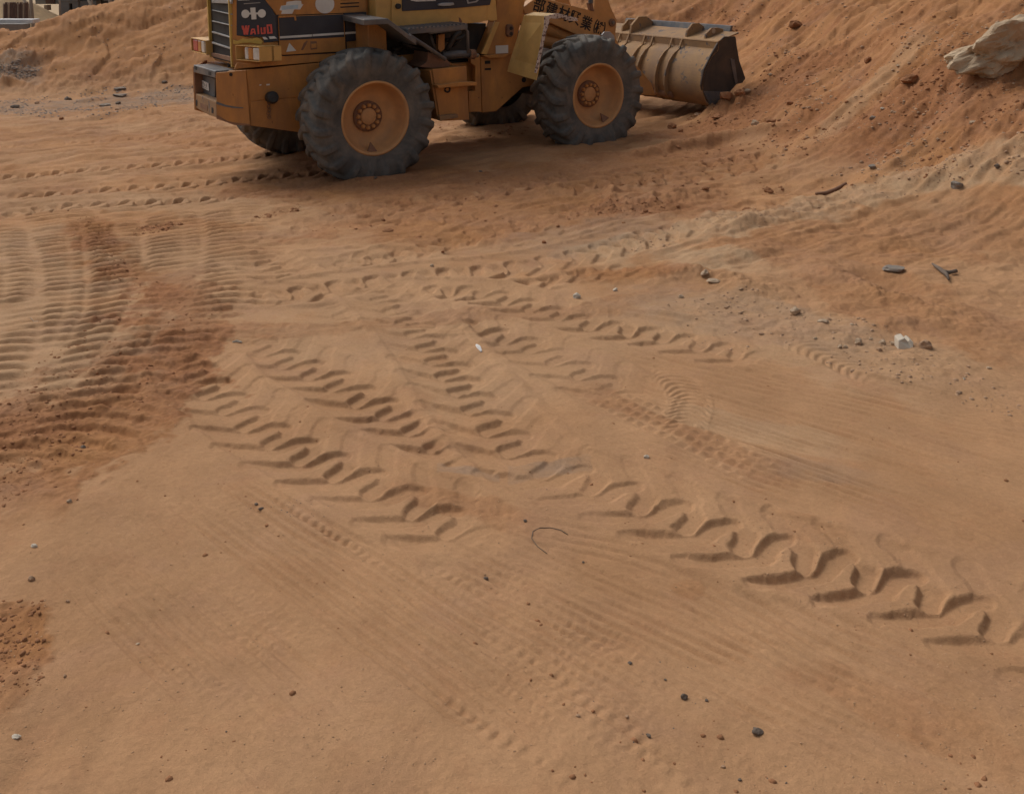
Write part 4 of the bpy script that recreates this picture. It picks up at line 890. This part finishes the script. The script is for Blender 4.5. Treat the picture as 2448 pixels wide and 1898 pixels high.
def lug_plate(y, x0, x1, h, hole=True, w=.03):
    z0 = lambda x: .53 + (x - 4.63) * .257
    p = [(x0, z0(x0) - .01), (x0 + .02, z0(x0) + h * .5), (x0 + (x1 - x0) * .35, z0(x0) + h), (x0 + (x1 - x0) * .7, z0(x0) + h), (x1, z0(x1) + h * .2), (x1, z0(x1) - .01)]
    P('lug_plate', prism([(x, y - w / 2, z) for x, z in p], (0, w, 0)), 'bucket', bk, bevel=.004)
    if hole:
        cx = x0 + (x1 - x0) * .45; P('lug_hole', tube([(cx, y - w / 2 - .003, z0(cx) + h * .42), (cx, y + w / 2 + .003, z0(cx) + h * .42)], .032, 14), 'st_pale', bk, bevel=0)
lug_plate(-.95, 4.66, 4.98, .13); lug_plate(.62, 4.66, 4.98, .16); lug_plate(.40, 4.62, 5.02, .22, False, .04); lug_plate(-.62, 4.66, 4.98, .17, False)
for k in range(7): P('bucket_tooth', prism([(4.86, -1.12 + k * .36, -.325), (4.86, -1.02 + k * .36, -.325), (4.99, -1.05 + k * .36, -.335), (4.99, -1.09 + k * .36, -.335)], (0, 0, .04)), 'steel', bk, bevel=.003)
# ---------------------------------------------------------------- loose stones, clods and litter on the ground
def stone_mesh(name, seed, sx, sy, sz, sub=2, jag=.35, freq=1.6, flat_top=False):
    r = random.Random(seed); off = Vector((r.uniform(-50, 50), r.uniform(-50, 50), r.uniform(-50, 50)))
    import bmesh
    from mathutils import noise as mn
    bm = bmesh.new(); bmesh.ops.create_icosphere(bm, subdivisions=sub, radius=1)
    planes = [(Vector((r.gauss(0, 1), r.gauss(0, 1), r.gauss(0, 1))).normalized(), r.uniform(.55, .85)) for _ in range(9)]
    for v in bm.verts:
        p = v.co.copy()
        for n_, d_ in planes:
            q = p.dot(n_)
            if q > d_: p -= n_ * (q - d_) * .85
        k = 1 + jag * mn.fractal(p * freq + off, 1.0, 2.0, 4)
        p *= k
        if flat_top: p.z = max(-.8, min(.55 + .12 * mn.noise(p * 3 + off), p.z))
        v.co = Vector((p.x * sx, p.y * sy, p.z * sz))
    me_ = bpy.data.meshes.new(name); bm.to_mesh(me_); bm.free(); return me_
_site = {}
def stone(name, u, v, wpx, mat, label, cat='stone', hr=.6, dr=.8, rz=0., sub=2, jag=.3, sink=.3, tilt=(0, 0), group=None, flat_top=False):
    """a stone where the photo shows it; wpx = its width in the photo's pixels"""
    x, y = ground_hit(u, v); x, y = float(x[0]), float(y[0]); z = ground_z(x, y)
    w = wpx * math.sqrt(x * x + y * y + CAMH ** 2) / FOC * .5 * (.86 if v > 600 else 1.0)
    me_ = stone_mesh(name, hash((u, v)) & 0xffff, w, w * dr, w * hr, sub, jag, flat_top=flat_top); me_.materials.append(M[mat])
    o = bpy.data.objects.new(name, me_); C.objects.link(o); o.location = (x, y, z + w * hr * (1 - sink * 2) * .8); o.rotation_euler = (tilt[0], tilt[1], rz)
    return tag(o, label, cat, group)
stone('boulder', 2392, 132, 235, 'boulder', 'huge pale chalky boulder jutting from the red slope', 'boulder', .46, .75, R(6), 5, .40, .38, (R(-6), R(-16)))
stone('slate_slab', 2138, 650, 66, 'st_grey', 'flat dark grey slate slab lying at the foot of the right slope', 'stone', .28, .6, R(-8), 3, .22, .2, flat_top=True)
S_ = [
 # left gravel strip behind the machine
 ('paving_slab', 288, 219, 30, 'st_grey', 'upper of the two pale grey slabs stacked on the gravel behind the loader', 'slab', .25, .7, 20, 1),
 ('paving_slab', 287, 232, 34, 'st_grey', 'lower of the two pale grey slabs on the gravel behind the loader', 'slab', .25, .7, -10, 1),
 ('paving_slab', 252, 257, 26, 'st_grey', 'single grey slab at the front edge of the gravel strip', 'slab', .35, .8, 5, 1),
 ('dark_rock', 161, 238, 19, 'st_dark', 'dark pointed rock alone on the gravel left of the grey slabs', 'rock', .7, .8, 0, 0),
 ('dark_rock', 36, 257, 20, 'st_dark', 'dark flat rock near the left edge of the gravel strip', 'rock', .5, .8, 30, 0),
 ('dark_rock', 393, 202, 15, 'st_dark', 'dark rock at the pile foot beside the loader counterweight', 'rock', .5, .8, 10, 0),
 ('dark_rock', 283, 251, 14, 'st_dark', 'small dark rock just behind the front grey slab', 'rock', .6, .8, 10, 0),
 ('brown_rock', 281, 263, 17, 'st_tan', 'brown rock touching the right end of the front grey slab', 'rock', .5, .8, 0, 0),
 ('brown_rock', 88, 248, 12, 'st_tan', 'brown rock between the two dark rocks on the gravel', 'rock', .6, .8, 0, 0),
 ('red_clod', 338, 267, 15, 'st_red', 'reddish clod right of the grey slabs near the rippled sand', 'clod', .5, .8, 0, 0),
 ('red_clod', 148, 289, 12, 'st_red', 'red clod on the pale track band below the gravel', 'clod', .6, .8, 0, 0),
 # pale stones in the middle and on the right
 ('white_stone', 1379, 714, 25, 'st_white', 'round white stone sitting between two tyre tracks mid yard', 'stone', .75, .9, 0, 0),
 ('white_stone', 1471, 692, 16, 'st_white', 'small white stone on the red soil right of the round white stone', 'stone', .8, .9, 0, 0),
 ('pale_stone', 1684, 672, 30, 'st_pale', 'tilted grey white stone at the end of the red soil tongue', 'stone', .6, .7, 35, 0),
 ('pale_stone', 1707, 684, 40, 'st_pale', 'long flat pale stone just below the tilted grey white stone', 'stone', .35, .6, -6, 0),
 ('pale_stone', 1628, 712, 18, 'st_pale', 'small pale stone lower left of the long flat stone', 'stone', .7, .8, 0, 0),
 ('pale_stone', 1736, 738, 13, 'st_tan', 'tan pebble on the gravelly strip below the long flat stone', 'stone', .7, .8, 0, 0),
 ('pale_stone', 1902, 751, 30, 'st_pale', 'rounded tan stone with a dark right side on the gravelly strip', 'stone', .8, .8, 20, 0),
 ('pale_stone', 1967, 780, 31, 'st_pale', 'flat oval stone below the rounded tan stone', 'stone', .45, .7, 5, 0),
 ('pale_stone', 1820, 803, 16, 'st_tan', 'tan stone beside the end of the chevron track', 'stone', .6, .8, 0, 0),
 ('pale_stone', 1949, 817, 12, 'st_pale', 'pale pebble between the flat oval stone and the pebble row', 'stone', .6, .8, 0, 0),
 ('pale_stone', 2036, 788, 12, 'st_pale', 'pale pebble above the left end of the pebble row', 'stone', .7, .8, 0, 0),
 ('row_pebble', 2007, 839, 15, 'st_pale', 'left half of the split pebble opening the row of pebbles', 'stone', .9, .8, 0, 0),
 ('row_pebble', 2021, 840, 13, 'st_pale', 'right half of the split pebble opening the row of pebbles', 'stone', .9, .8, 0, 0),
 ('row_pebble', 2052, 827, 21, 'st_pale', 'large round pebble second in the row beside the white block', 'stone', .9, .9, 0, 0),
 ('row_pebble', 2082, 817, 13, 'st_pale', 'thin pebble set highest in the row beside the white block', 'stone', .8, .8, 0, 0),
 ('row_pebble', 2109, 827, 22, 'st_pale', 'smooth oval pebble in the middle of the pebble row', 'stone', .8, .9, 0, 0),
 ('row_pebble', 2135, 825, 15, 'st_pale', 'pebble touching the left side of the white block', 'stone', 1.0, .8, 0, 0),
 ('row_pebble', 2101, 849, 16, 'st_tan', 'tan pebble lowest in the row below the smooth oval pebble', 'stone', .7, .9, 0, 0),
 ('row_pebble', 2212, 838, 33, 'st_tan', 'biggest tan stone closing the row right of the white block', 'stone', .85, .9, 0, 0),
 ('pale_stone', 2364, 886, 15, 'st_pale', 'pale stone far right below the pebble row', 'stone', .6, .8, 0, 0),
 ('pale_stone', 2314, 887, 12, 'st_tan', 'tan stone left of the pale stone below the pebble row', 'stone', .7, .8, 0, 0),
 ('white_shell', 2305, 916, 11, 'st_white', 'small curved white shell chip right of the track lines', 'shell', .7, .5, 50, 0),
 ('pale_stone', 2286, 452, 26, 'st_grey', 'rounded grey boulder resting on the pale gravel ridge', 'boulder', .95, .9, 0, 0),
 ('dark_rock', 2383, 415, 15, 'st_dark', 'dark stone above the rounded grey boulder on the ridge', 'rock', .8, .8, 0, 0),
 ('grey_stone', 2083, 425, 19, 'st_grey', 'grey stone at the slope foot above the brown stick', 'stone', .6, .8, 30, 0),
 ('pale_flake', 2331, 298, 30, 'st_pale', 'pale grey flake on the slope below the huge boulder', 'stone', .35, .6, 15, 0),
 ('pale_stone', 1545, 1093, 17, 'st_white', 'small whitish pebble above the near chevron track', 'stone', .7, .8, 0, 0),
 # red clods
 ('red_clod', 1839, 456, 22, 'st_red', 'square red clod at the end of the deep wheel ruts', 'clod', .8, .9, 0, 0),
 ('red_clod', 1786, 515, 22, 'st_red', 'flat red clod on the dark orange soil above the pale ridge', 'clod', .6, .8, 0, 0),
 ('red_clod', 1686, 461, 17, 'st_red', 'red clod at the near edge of the deep wheel ruts', 'clod', .7, .8, 0, 0),
 ('red_clod', 1544, 506, 14, 'st_red', 'red clod on the crumbly red patch mid yard', 'clod', .8, .9, 0, 0),
 ('red_clod', 1700, 272, 34, 'st_red', 'left of the two biggest red clods under the bucket corner', 'clod', .85, .9, 0, 0),
 ('red_clod', 1733, 274, 34, 'st_red', 'right of the two biggest red clods under the bucket corner', 'clod', .75, .9, 0, 0),
 ('red_clod', 1768, 262, 26, 'st_red', 'rounded red clod behind the two biggest clods at the bucket', 'clod', .8, .9, 0, 0),
 ('red_clod', 1716, 290, 26, 'st_red', 'crumbled red clod in front of the bucket corner clods', 'clod', .6, .9, 0, 0),
 ('pale_stone', 1670, 284, 23, 'st_tan', 'pinkish flat stone in the shade in front of the bucket', 'stone', .5, .8, 0, 0),
 ('red_clod', 1606, 309, 25, 'st_red', 'angular red clod lying alone right of the front tyre', 'clod', .65, .9, 0, 0),
 ('red_clod', 1628, 318, 13, 'st_red', 'small red clod beside the angular clod right of the front tyre', 'clod', .8, .9, 0, 0),
 ('pale_stone', 1786, 243, 20, 'st_pale', 'pale stone uphill of the bucket corner clods', 'stone', .7, .8, 0, 0),
 ('pale_stone', 1806, 300, 21, 'st_pale', 'grey white stone at the pile foot right of the bucket', 'stone', .75, .8, 0, 0),
 ('red_clod', 1842, 311, 26, 'st_red', 'long red clod beside the grey white stone at the pile foot', 'clod', .6, .8, 0, 0),
 ('red_clod', 1889, 252, 19, 'st_red', 'red clod halfway up the pile right of the bucket', 'clod', .7, .8, 0, 0),
 ('red_clod', 1901, 70, 30, 'st_red', 'dark red clod high on the pile above the bucket', 'clod', .9, .9, 0, 0),
 ('red_clod', 2076, 138, 25, 'st_red', 'dark red clod at the lower end of a runnel on the slope', 'clod', .7, .6, 40, 0),
 ('red_clod', 2174, 201, 46, 'st_red', 'large flat red clod left of the huge pale boulder', 'clod', .5, .7, 20, 0),
 ('grey_stone', 2086, 291, 18, 'st_grey', 'round grey stone in the gravelly runnel of the slope', 'stone', .9, .9, 0, 0),
 ('pale_chip', 2109, 268, 10, 'st_white', 'white chip above the round grey stone on the slope', 'stone', .5, .7, 0, 0),
 ('pale_stone', 2147, 162, 16, 'st_pale', 'pale sliver left of the boulder on the slope', 'stone', .35, .5, 30, 0),
 ('pale_stone', 1841, 184, 10, 'st_pale', 'pale pebble on the pile just right of the bucket', 'stone', .9, .9, 0, 0),
 ('red_clod', 928, 551, 26, 'st_red', 'flattened dark red clod on the pale ground below the rear tyre', 'clod', .35, .6, 10, 0),
 # foreground crumbs
 ('black_crumb', 1256, 1249, 11, 'st_dark', 'black crumb beside the wire loop in the foreground sand', 'crumb', .7, .9, 0, 0),
 ('black_crumb', 1162, 1376, 15, 'st_dark', 'black crumb at the left edge of the shoe print', 'crumb', .8, .9, 0, 0),
 ('black_crumb', 1394, 1338, 8, 'st_dark', 'tiny black crumb below the wire loop', 'crumb', .8, .9, 0, 0),
 ('black_crumb', 1506, 1579, 13, 'st_dark', 'oval black crumb left of the middle crumb cluster', 'crumb', .7, .9, 0, 0),
 ('black_crumb', 1637, 1661, 19, 'st_dark', 'notched black crumb in the middle of the foreground cluster', 'crumb', .9, .8, 0, 0),
 ('black_crumb', 1689, 1664, 11, 'st_dark', 'black crumb right of the notched black crumb', 'crumb', .7, .9, 0, 0),
 ('black_crumb', 1591, 1614, 7, 'st_dark', 'tiny black crumb above the notched black crumb', 'crumb', .7, .9, 0, 0),
 ('grey_lump', 1810, 1749, 30, 'st_dark', 'biggest dark grey lump in the foreground sand', 'lump', .6, .8, 20, 0),
 ('brown_crumb', 1551, 1753, 17, 'st_dark', 'brown crumb lower left of the foreground cluster', 'crumb', .6, .6, -30, 0),
 ('brown_crumb', 1383, 1710, 14, 'st_tan', 'ring shaped brown crumb on the tyre block row', 'crumb', .6, .8, 0, 0),
 ('brown_crumb', 1499, 1707, 12, 'st_tan', 'tan crumb right of the ring shaped crumb', 'crumb', .6, .8, 0, 0),
 ('black_crumb', 1768, 1860, 10, 'st_dark', 'black crumb near the bottom edge right of centre', 'crumb', .7, .8, 0, 0),
 ('brown_crumb', 1729, 1826, 12, 'st_tan', 'brown crumb just above the black crumb near the bottom edge', 'crumb', .6, .8, 0, 0),
 ('black_crumb', 624, 1217, 15, 'st_dark', 'long black crumb at the left tip of the chevron track', 'crumb', .5, .6, 20, 0),
 ('black_crumb', 613, 1207, 10, 'st_dark', 'round black crumb above the long black crumb', 'crumb', .7, .9, 0, 0),
 ('dark_pebble', 199, 1068, 14, 'st_dark', 'dark pebble on the red crawler track at the left', 'stone', .9, .9, 0, 0),
 ('pale_stone', 167, 1209, 15, 'st_pale', 'pale pebble at the lower end of the red crawler track', 'stone', .6, .8, 0, 0),
 ('pale_stone', 83, 1314, 20, 'st_white', 'flat white stone near the left edge of the foreground', 'stone', .5, .7, -15, 0),
 ('dark_pebble', 76, 1391, 18, 'st_tan', 'brown round pebble below the flat white stone', 'stone', .7, .9, 0, 0),
 ('red_clod', 81, 1467, 10, 'st_red', 'left of three small red clods at the edge of the red spill', 'clod', .8, .9, 0, 0),
 ('red_clod', 92, 1459, 10, 'st_red', 'topmost of three small red clods at the edge of the red spill', 'clod', .8, .9, 0, 0),
 ('red_clod', 95, 1471, 10, 'st_red', 'lowest of three small red clods at the edge of the red spill', 'clod', .8, .9, 0, 0),
 ('red_clod', 105, 1532, 12, 'st_red', 'red clod on the right rim of the red spill', 'clod', .7, .9, 0, 0),
 ('red_clod', 59, 1529, 13, 'st_red', 'red clod in the middle of the red spill', 'clod', .7, .9, 0, 0),
 ('dark_pebble', 162, 1440, 9, 'st_tan', 'small brown pebble right of the red spill', 'stone', .9, .9, 0, 0),
 ('dark_pebble', 155, 1614, 9, 'st_tan', 'small brown pebble below the red spill', 'stone', .9, .9, 0, 0),
 ('pale_chip', 328, 1530, 14, 'st_pale', 'pale chip alone on the smooth sand lower left', 'stone', .35, .6, 35, 0),
 ('pale_stone', 38, 1750, 22, 'st_white', 'crumbly white stone in the bottom left corner', 'stone', .4, .8, 0, 0),
 ('dark_pebble', 898, 435, 10, 'st_dark', 'dark pebble in front of the rear tyre', 'stone', .7, .9, 0, 0),
 ('dark_pebble', 1149, 412, 10, 'st_dark', 'dark pebble in the shade between the two near tyres', 'stone', .7, .9, 0, 0),
 ('pale_stone', 1033, 637, 13, 'st_pale', 'pale pebble on the diagonal lug track mid yard', 'stone', .8, .9, 0, 0),
 ('red_clod', 1058, 605, 11, 'st_red', 'red pebble above the diagonal lug track', 'clod', .7, .9, 0, 0),
 ('red_clod', 1300, 583, 13, 'st_red', 'reddish pebble on the orange ground left of the pale ridge', 'clod', .8, .9, 0, 0),
]
for nm, u, v, w, mt, lb, ct, hr, dr, rz, ft in S_:
    stone(nm, u, v, w, mt, lb, ct, hr, dr, R(rz), 3 if w > 20 else 2, .28, .22 if mt != 'st_red' else .15, flat_top=bool(ft))
def at_g(u, v, lift=0.):
    x, y = ground_hit(u, v); x, y = float(x[0]), float(y[0]); return np.array((x, y, ground_z(x, y) + lift))
# white block, splinter, stick, charred branch, wire loop
p = at_g(2163, 836); w_ = .5 * 34 * np.linalg.norm(p - (0, 0, CAMH)) / FOC
wb = link('white_block', *prism([p + np.array(q) for q in ((-w_, -.02, -.01), (w_ * .8, -.03, -.01), (w_, -.01, .03), (w_ * .55, .0, .042), (w_ * .35, 0, .03), (-w_ * .1, .0, .05), (-w_ * .9, .0, .038))], (0, .06, .006)), M['st_white'], bevel=.004)
tag(wb, 'broken white block with a notched top among the pebble row', 'block')
a, b = at_g(1139, 824, .004), at_g(1151, 840, .004)
tag(link('splinter', *tube([a, (a + b) / 2 + np.array((0, 0, .004)), b], [.006, .012, .005], 6), M['tarp']), 'white splinter lying across the chevron tracks mid yard', 'splinter')
pts = [at_g(u, v, .012) for u, v in ((1950, 476), (1972, 470), (1995, 461), (2022, 451))]
tag(link('stick', *tube(pts, [.012, .018, .02, .012], 8), M['rust'], smooth=True), 'rotten brown stick lying at the foot of the slope', 'stick')
br = empty('charred_branch', loc=(0, 0, 0)); tag(br, 'charred forked branch on the slope foot right of the slate slab', 'branch')
for q in (((2228, 640), (2245, 655), (2262, 668), (2268, 678)), ((2250, 658), (2268, 662), (2285, 655))):
    pts = [at_g(u, v, .018) for u, v in q]; link('twig', *tube(pts, [.006, .014, .013, .005][:len(pts)], 8), M['st_dark'], br, True)
pts = [at_g(u, v, .001) for u, v in ((1308, 1319), (1285, 1305), (1271, 1288), (1274, 1271), (1290, 1263), (1315, 1262), (1340, 1267), (1358, 1274))]
tag(link('wire', *tube(pts, .0014, 6), M['wire'], smooth=True), 'thin dark wire bent into a loop on the foreground sand', 'wire')
pts = [at_g(u, v, .004) for u, v in ((72, 762), (82, 767), (92, 771))]
tag(link('straw', *tube(pts, .003, 5), M['st_pale']), 'pale straw lying on the crawler tracks at the left', 'straw')
pts = [at_g(u, v, .004) for u, v in ((556, 817), (566, 814), (578, 815))]
tag(link('paper_scrap', *tube(pts, [.004, .010, .004], 5), M['st_white']), 'white scrap at the right edge of the red crawler track', 'scrap')

# countless crumbs and gravel: joined masses
ICO = None
def scatter(name, regions, mat, seed, smin, smax, flat=.7):
    """regions: (n, photo polygon) spread over the ground inside the outline"""
    global ICO
    if ICO is None:
        t = (1 + 5 ** .5) / 2; v = np.array([(-1, t, 0), (1, t, 0), (-1, -t, 0), (1, -t, 0), (0, -1, t), (0, 1, t), (0, -1, -t), (0, 1, -t), (t, 0, -1), (t, 0, 1), (-t, 0, -1), (-t, 0, 1)]) / np.hypot(1, t)
        f = np.array([(0, 11, 5), (0, 5, 1), (0, 1, 7), (0, 7, 10), (0, 10, 11), (1, 5, 9), (5, 11, 4), (11, 10, 2), (10, 7, 6), (7, 1, 8), (3, 9, 4), (3, 4, 2), (3, 2, 6), (3, 6, 8), (3, 8, 9), (4, 9, 5), (2, 4, 11), (6, 2, 10), (8, 6, 7), (9, 8, 1)]); ICO = (v, f)
    r = np.random.default_rng(seed); Vs, Fs, k = [], [], 0
    for n, poly, dens in regions:
        poly = np.array(poly, float); u = r.uniform(poly[:, 0].min(), poly[:, 0].max(), n * 4); v = r.uniform(poly[:, 1].min(), poly[:, 1].max(), n * 4)
        ins = np.zeros(len(u), bool)
        for i in range(len(poly)):
            (ax, ay), (bx, by) = poly[i], poly[(i + 1) % len(poly)]; c = (ay > v) != (by > v)
            with np.errstate(divide='ignore', invalid='ignore'): ins ^= c & (u < (bx - ax) * (v - ay) / (by - ay) + ax)
        u, v = u[ins], v[ins]; x, y = ground_hit(u, v); ok = (y < 24) & (fbm(x * 1.3, y * 1.3, seed, 3) + r.normal(0, .12, len(x)) > dens); x, y = x[ok][:n], y[ok][:n]
        for X_, Y_ in zip(x, y):
            s = smin * (smax / smin) ** (r.random() ** 2.6); z = ground_z(X_, Y_)
            a = r.uniform(0, 6.28); c_, s_ = math.cos(a), math.sin(a); vv = ICO[0] * r.uniform(.65, 1.2, (12, 1)) * np.array((1, r.uniform(.6, 1), flat * r.uniform(.7, 1.1))) * s
            Vs.append(np.stack([X_ + vv[:, 0] * c_ - vv[:, 1] * s_, Y_ + vv[:, 0] * s_ + vv[:, 1] * c_, z + vv[:, 2] - s * .12], 1)); Fs.append(ICO[1] + k); k += 12
    if not Vs: return
    Vv = np.concatenate(Vs).astype(np.float32); Ff = np.concatenate(Fs).astype(np.int32)
    me_ = bpy.data.meshes.new(name); me_.vertices.add(len(Vv)); me_.vertices.foreach_set('co', Vv.ravel()); me_.loops.add(Ff.size); me_.loops.foreach_set('vertex_index', Ff.ravel())
    me_.polygons.add(len(Ff)); me_.polygons.foreach_set('loop_start', np.arange(0, Ff.size, 3, dtype=np.int32)); me_.update(calc_edges=True); me_.materials.append(M[mat])
    o = bpy.data.objects.new(name, me_); C.objects.link(o); return tag(o, kind='stuff')
rslope = [(1640, 0), (2448, 0), (2448, 420), (2000, 470), (1760, 300), (1700, 230)]
scatter('dirt_clods', [(1500, rslope, .22), (500, [(1840, 330), (2060, 240), (2240, 120), (2300, 90), (2330, 60), (2330, 100), (2200, 280), (2020, 330), (1880, 400)], -.5), (260, [(1640, 60), (1900, 30), (1900, 200), (1780, 220)], .05),
        (220, [(1380, 500), (1440, 480), (1560, 490), (1640, 480), (1620, 510), (1450, 515)], -.3), (300, [(1640, 290), (1700, 262), (1800, 240), (1830, 270), (1700, 310)], -.5), (160, [(1640, 300), (1720, 260), (1850, 280), (1860, 330), (1700, 340)], -.4), (260, [(1500, 330), (1900, 300), (1900, 470), (1480, 470)], .1),
        (160, [(310, 560), (345, 540), (440, 530), (420, 545), (330, 562)], -.8), (70, [(605, 515), (720, 495), (722, 502), (620, 520)], -.8), (260, [(960, 300), (1270, 290), (1260, 320), (980, 345)], 0), (300, [(700, 380), (1500, 440), (1500, 580), (700, 560)], .2)], 'st_red', 501, .005, .034)
scatter('slope_crumbs', [(700, [(0, 70), (330, 0), (440, 0), (440, 200), (0, 210)], .1), (2600, rslope, .0), (120, [(1300, 0), (1640, 0), (1640, 60), (1480, 90)], 0)], 'st_tan', 502, .005, .030)
scatter('gravel', [(1300, [(-40, 195), (30, 180), (75, 168), (105, 166), (95, 180), (80, 196), (50, 206), (-20, 216)], -.25), (2200, [(0, 245), (250, 215), (470, 205), (470, 240), (250, 285), (0, 280)], -.05)], 'gravel', 503, .006, .030)
scatter('gravel_ridge', [(1600, [(1330, 630), (1560, 550), (1900, 480), (2300, 390), (2448, 370), (2448, 430), (2050, 500), (1800, 560), (1500, 610)], .0), (700, [(1480, 720), (1800, 700), (2100, 780), (2448, 920), (2448, 1010), (2000, 880), (1600, 800)], .05)], 'st_tan', 504, .004, .018)
scatter('yard_crumbs', [(260, [(0, 1000), (500, 850), (1400, 700), (2448, 1000), (2448, 1898), (0, 1898)], .1), (160, [(0, 1430), (110, 1440), (100, 1640), (0, 1660)], -.5), (900, [(0, 920), (180, 800), (380, 640), (540, 700), (430, 900), (100, 1150), (0, 1220)], -.1), (260, [(160, 500), (240, 520), (340, 680), (260, 680)], -.2)], 'st_red', 505, .003, .014)
scatter('sand_grit', [(4600, [(0, 950), (2448, 850), (2448, 1898), (0, 1898)], -.05), (1500, [(450, 760), (1250, 760), (1600, 1150), (2448, 1400), (2448, 1560), (1500, 1270), (1000, 1270)], -.1)], 'grit', 507, .0012, .0048)
scatter('dark_crumbs', [(60, [(560, 1190), (800, 1190), (780, 1240), (560, 1220)], -1), (30, [(1350, 1500), (1800, 1600), (1900, 1880), (1400, 1780)], -.2), (50, [(0, 900), (2448, 900), (2448, 1898), (0, 1898)], .15)], 'st_dark', 506, .0015, .0045)

# ---------------------------------------------------------------- beyond the pile on the left: an unfinished building behind props
def far(u, v, Y): d = sight(u, v); t = Y / d[1]; return np.array((d[0] * t, Y, CAMH + d[2] * t))
BYD = 34.0
fx = lambda u: float(far(u, 30, BYD)[0]); fz_ = lambda v: float(far(100, v, BYD)[2])
bd = empty('unfinished_building', loc=(0, 0, 0)); tag(bd, 'grey unfinished concrete building with dark openings beyond the left pile', 'building')
def B(name, u0, u1, v0, v1, mat, y0=BYD, d=.4, z0=None, z1=None):
    return link(name, *box(fx(u0), fx(u1), y0, y0 + d, fz_(v1) if z0 is None else z0, fz_(v0) if z1 is None else z1), M[mat], bd, bevel=.01)
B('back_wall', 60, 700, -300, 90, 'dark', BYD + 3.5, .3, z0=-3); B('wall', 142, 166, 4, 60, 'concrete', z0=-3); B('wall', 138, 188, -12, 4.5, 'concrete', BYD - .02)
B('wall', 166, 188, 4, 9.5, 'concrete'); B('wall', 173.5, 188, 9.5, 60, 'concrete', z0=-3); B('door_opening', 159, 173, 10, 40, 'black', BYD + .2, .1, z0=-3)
B('wall', 188, 228, 3, 40, 'concrete', BYD + .1, z0=-3); B('beam', 84, 138, -6, 11, 'concrete', BYD + .05); B('panel', 110, 132, -3, 10, 'rustsheet', BYD, .1); B('wall', 246, 330, -2, 4, 'concrete', BYD + .1)
B('floor_slab', 60, 520, -34, -26, 'concrete', BYD - .2, 4.0); B('floor_slab', 60, 520, -190, -182, 'concrete', BYD - .2, 4.0)
for u in (90, 170, 250, 330, 410, 490): B('column', u, u + 9, -182, -34, 'concrete', BYD, .45)
B('block', 125.5, 133, 11.5, 24, 'wood', BYD - .6, .3); B('block', 229, 237, 9, 15, 'wood', BYD - .6, .3)
for (u0, v0, u1, v1, r, lb) in ((68, -60, 78, 50, .055, 'thick timber prop left of the concrete building'), (55, -6, 76, 48, .05, 'slanted timber prop crossing in front of the rusty bars'), (141, -60, 143, 26, .03, 'thin timber prop in front of the concrete wall'),
    (206, -10, 218, 15, .04, 'short slanted timber prop right of the small doorway'), (219, -60, 220, 16, .025, 'thin upright prop right of the slanted short prop'), (262, -60, 263, 14, .05, 'thick upright prop beside the dark bay'), (284, -60, 285, 10, .04, 'grey upright prop near the pile crest'), (297, -60, 293, 6, .03, 'last thin prop before the pile hides the building')):
    a, b = far(u0, v0, BYD - 3), far(u1, v1, BYD - 3); d_ = (b - a); b = a + d_ * ((a[2] + 1.5) / (a[2] - b[2]))
    tag(link('timber_prop', *tube([a, b], r, 8), M['wood'], smooth=True), lb, 'prop', 'timber props before the unfinished building')
bar = empty('rusty_bars', loc=(0, 0, 0)); tag(bar, 'stack of rusty upright bars leaning in front of an ochre heap', 'bars')
for k, u in enumerate(np.linspace(10, 68, 26)):
    a, b = far(u, 9 + 3 * math.sin(k * 2.1), BYD - 4), far(u + 1.5 * math.sin(k * 3.3), 47, BYD - 4); link('bar', *tube([a, b], .035 + .012 * math.sin(k * 1.7), 6), M['rustsheet' if k % 5 else 'wood'], bar)
sh = far(-40, 47, BYD - 5); s2 = far(80, 47, BYD - 5)
tag(link('white_sheet', *box(sh[0], s2[0], BYD - 5, BYD - 4.6, float(far(0, 57, BYD - 5)[2]), sh[2]), M['tarp'], bevel=.02), 'white sheet lying in a strip under the rusty bars', 'sheet')
tag(link('dark_kerb', *box(sh[0], s2[0], BYD - 5.6, BYD - 5.2, -3, float(far(0, 58, BYD - 5.6)[2])), M['concrete'], bevel=.02), 'dark concrete kerb below the white sheet at far left', 'kerb')
V, F = [], []
n = 40
c0 = far(20, -8, BYD - 1.6)
for i in range(n + 1):
    for k in range(n + 1):
        x = (i / n * 2 - 1) * 4.6; y = (k / n * 2 - 1) * 2.4; h = c0[2] - .45 * max(0, math.hypot(x, y * 1.5) - .35)
        V.append((c0[0] + x * .8, c0[1] + y, h + .08 * float(fbm(np.array([x * 1.5]), np.array([y * 1.5]), 9)[0])))
for i in range(n):
    for k in range(n): F.append((i * (n + 1) + k, (i + 1) * (n + 1) + k, (i + 1) * (n + 1) + k + 1, i * (n + 1) + k + 1))
o = link('sand_heap', V, F, M['ochre'], smooth=True); tag(o, kind='structure')
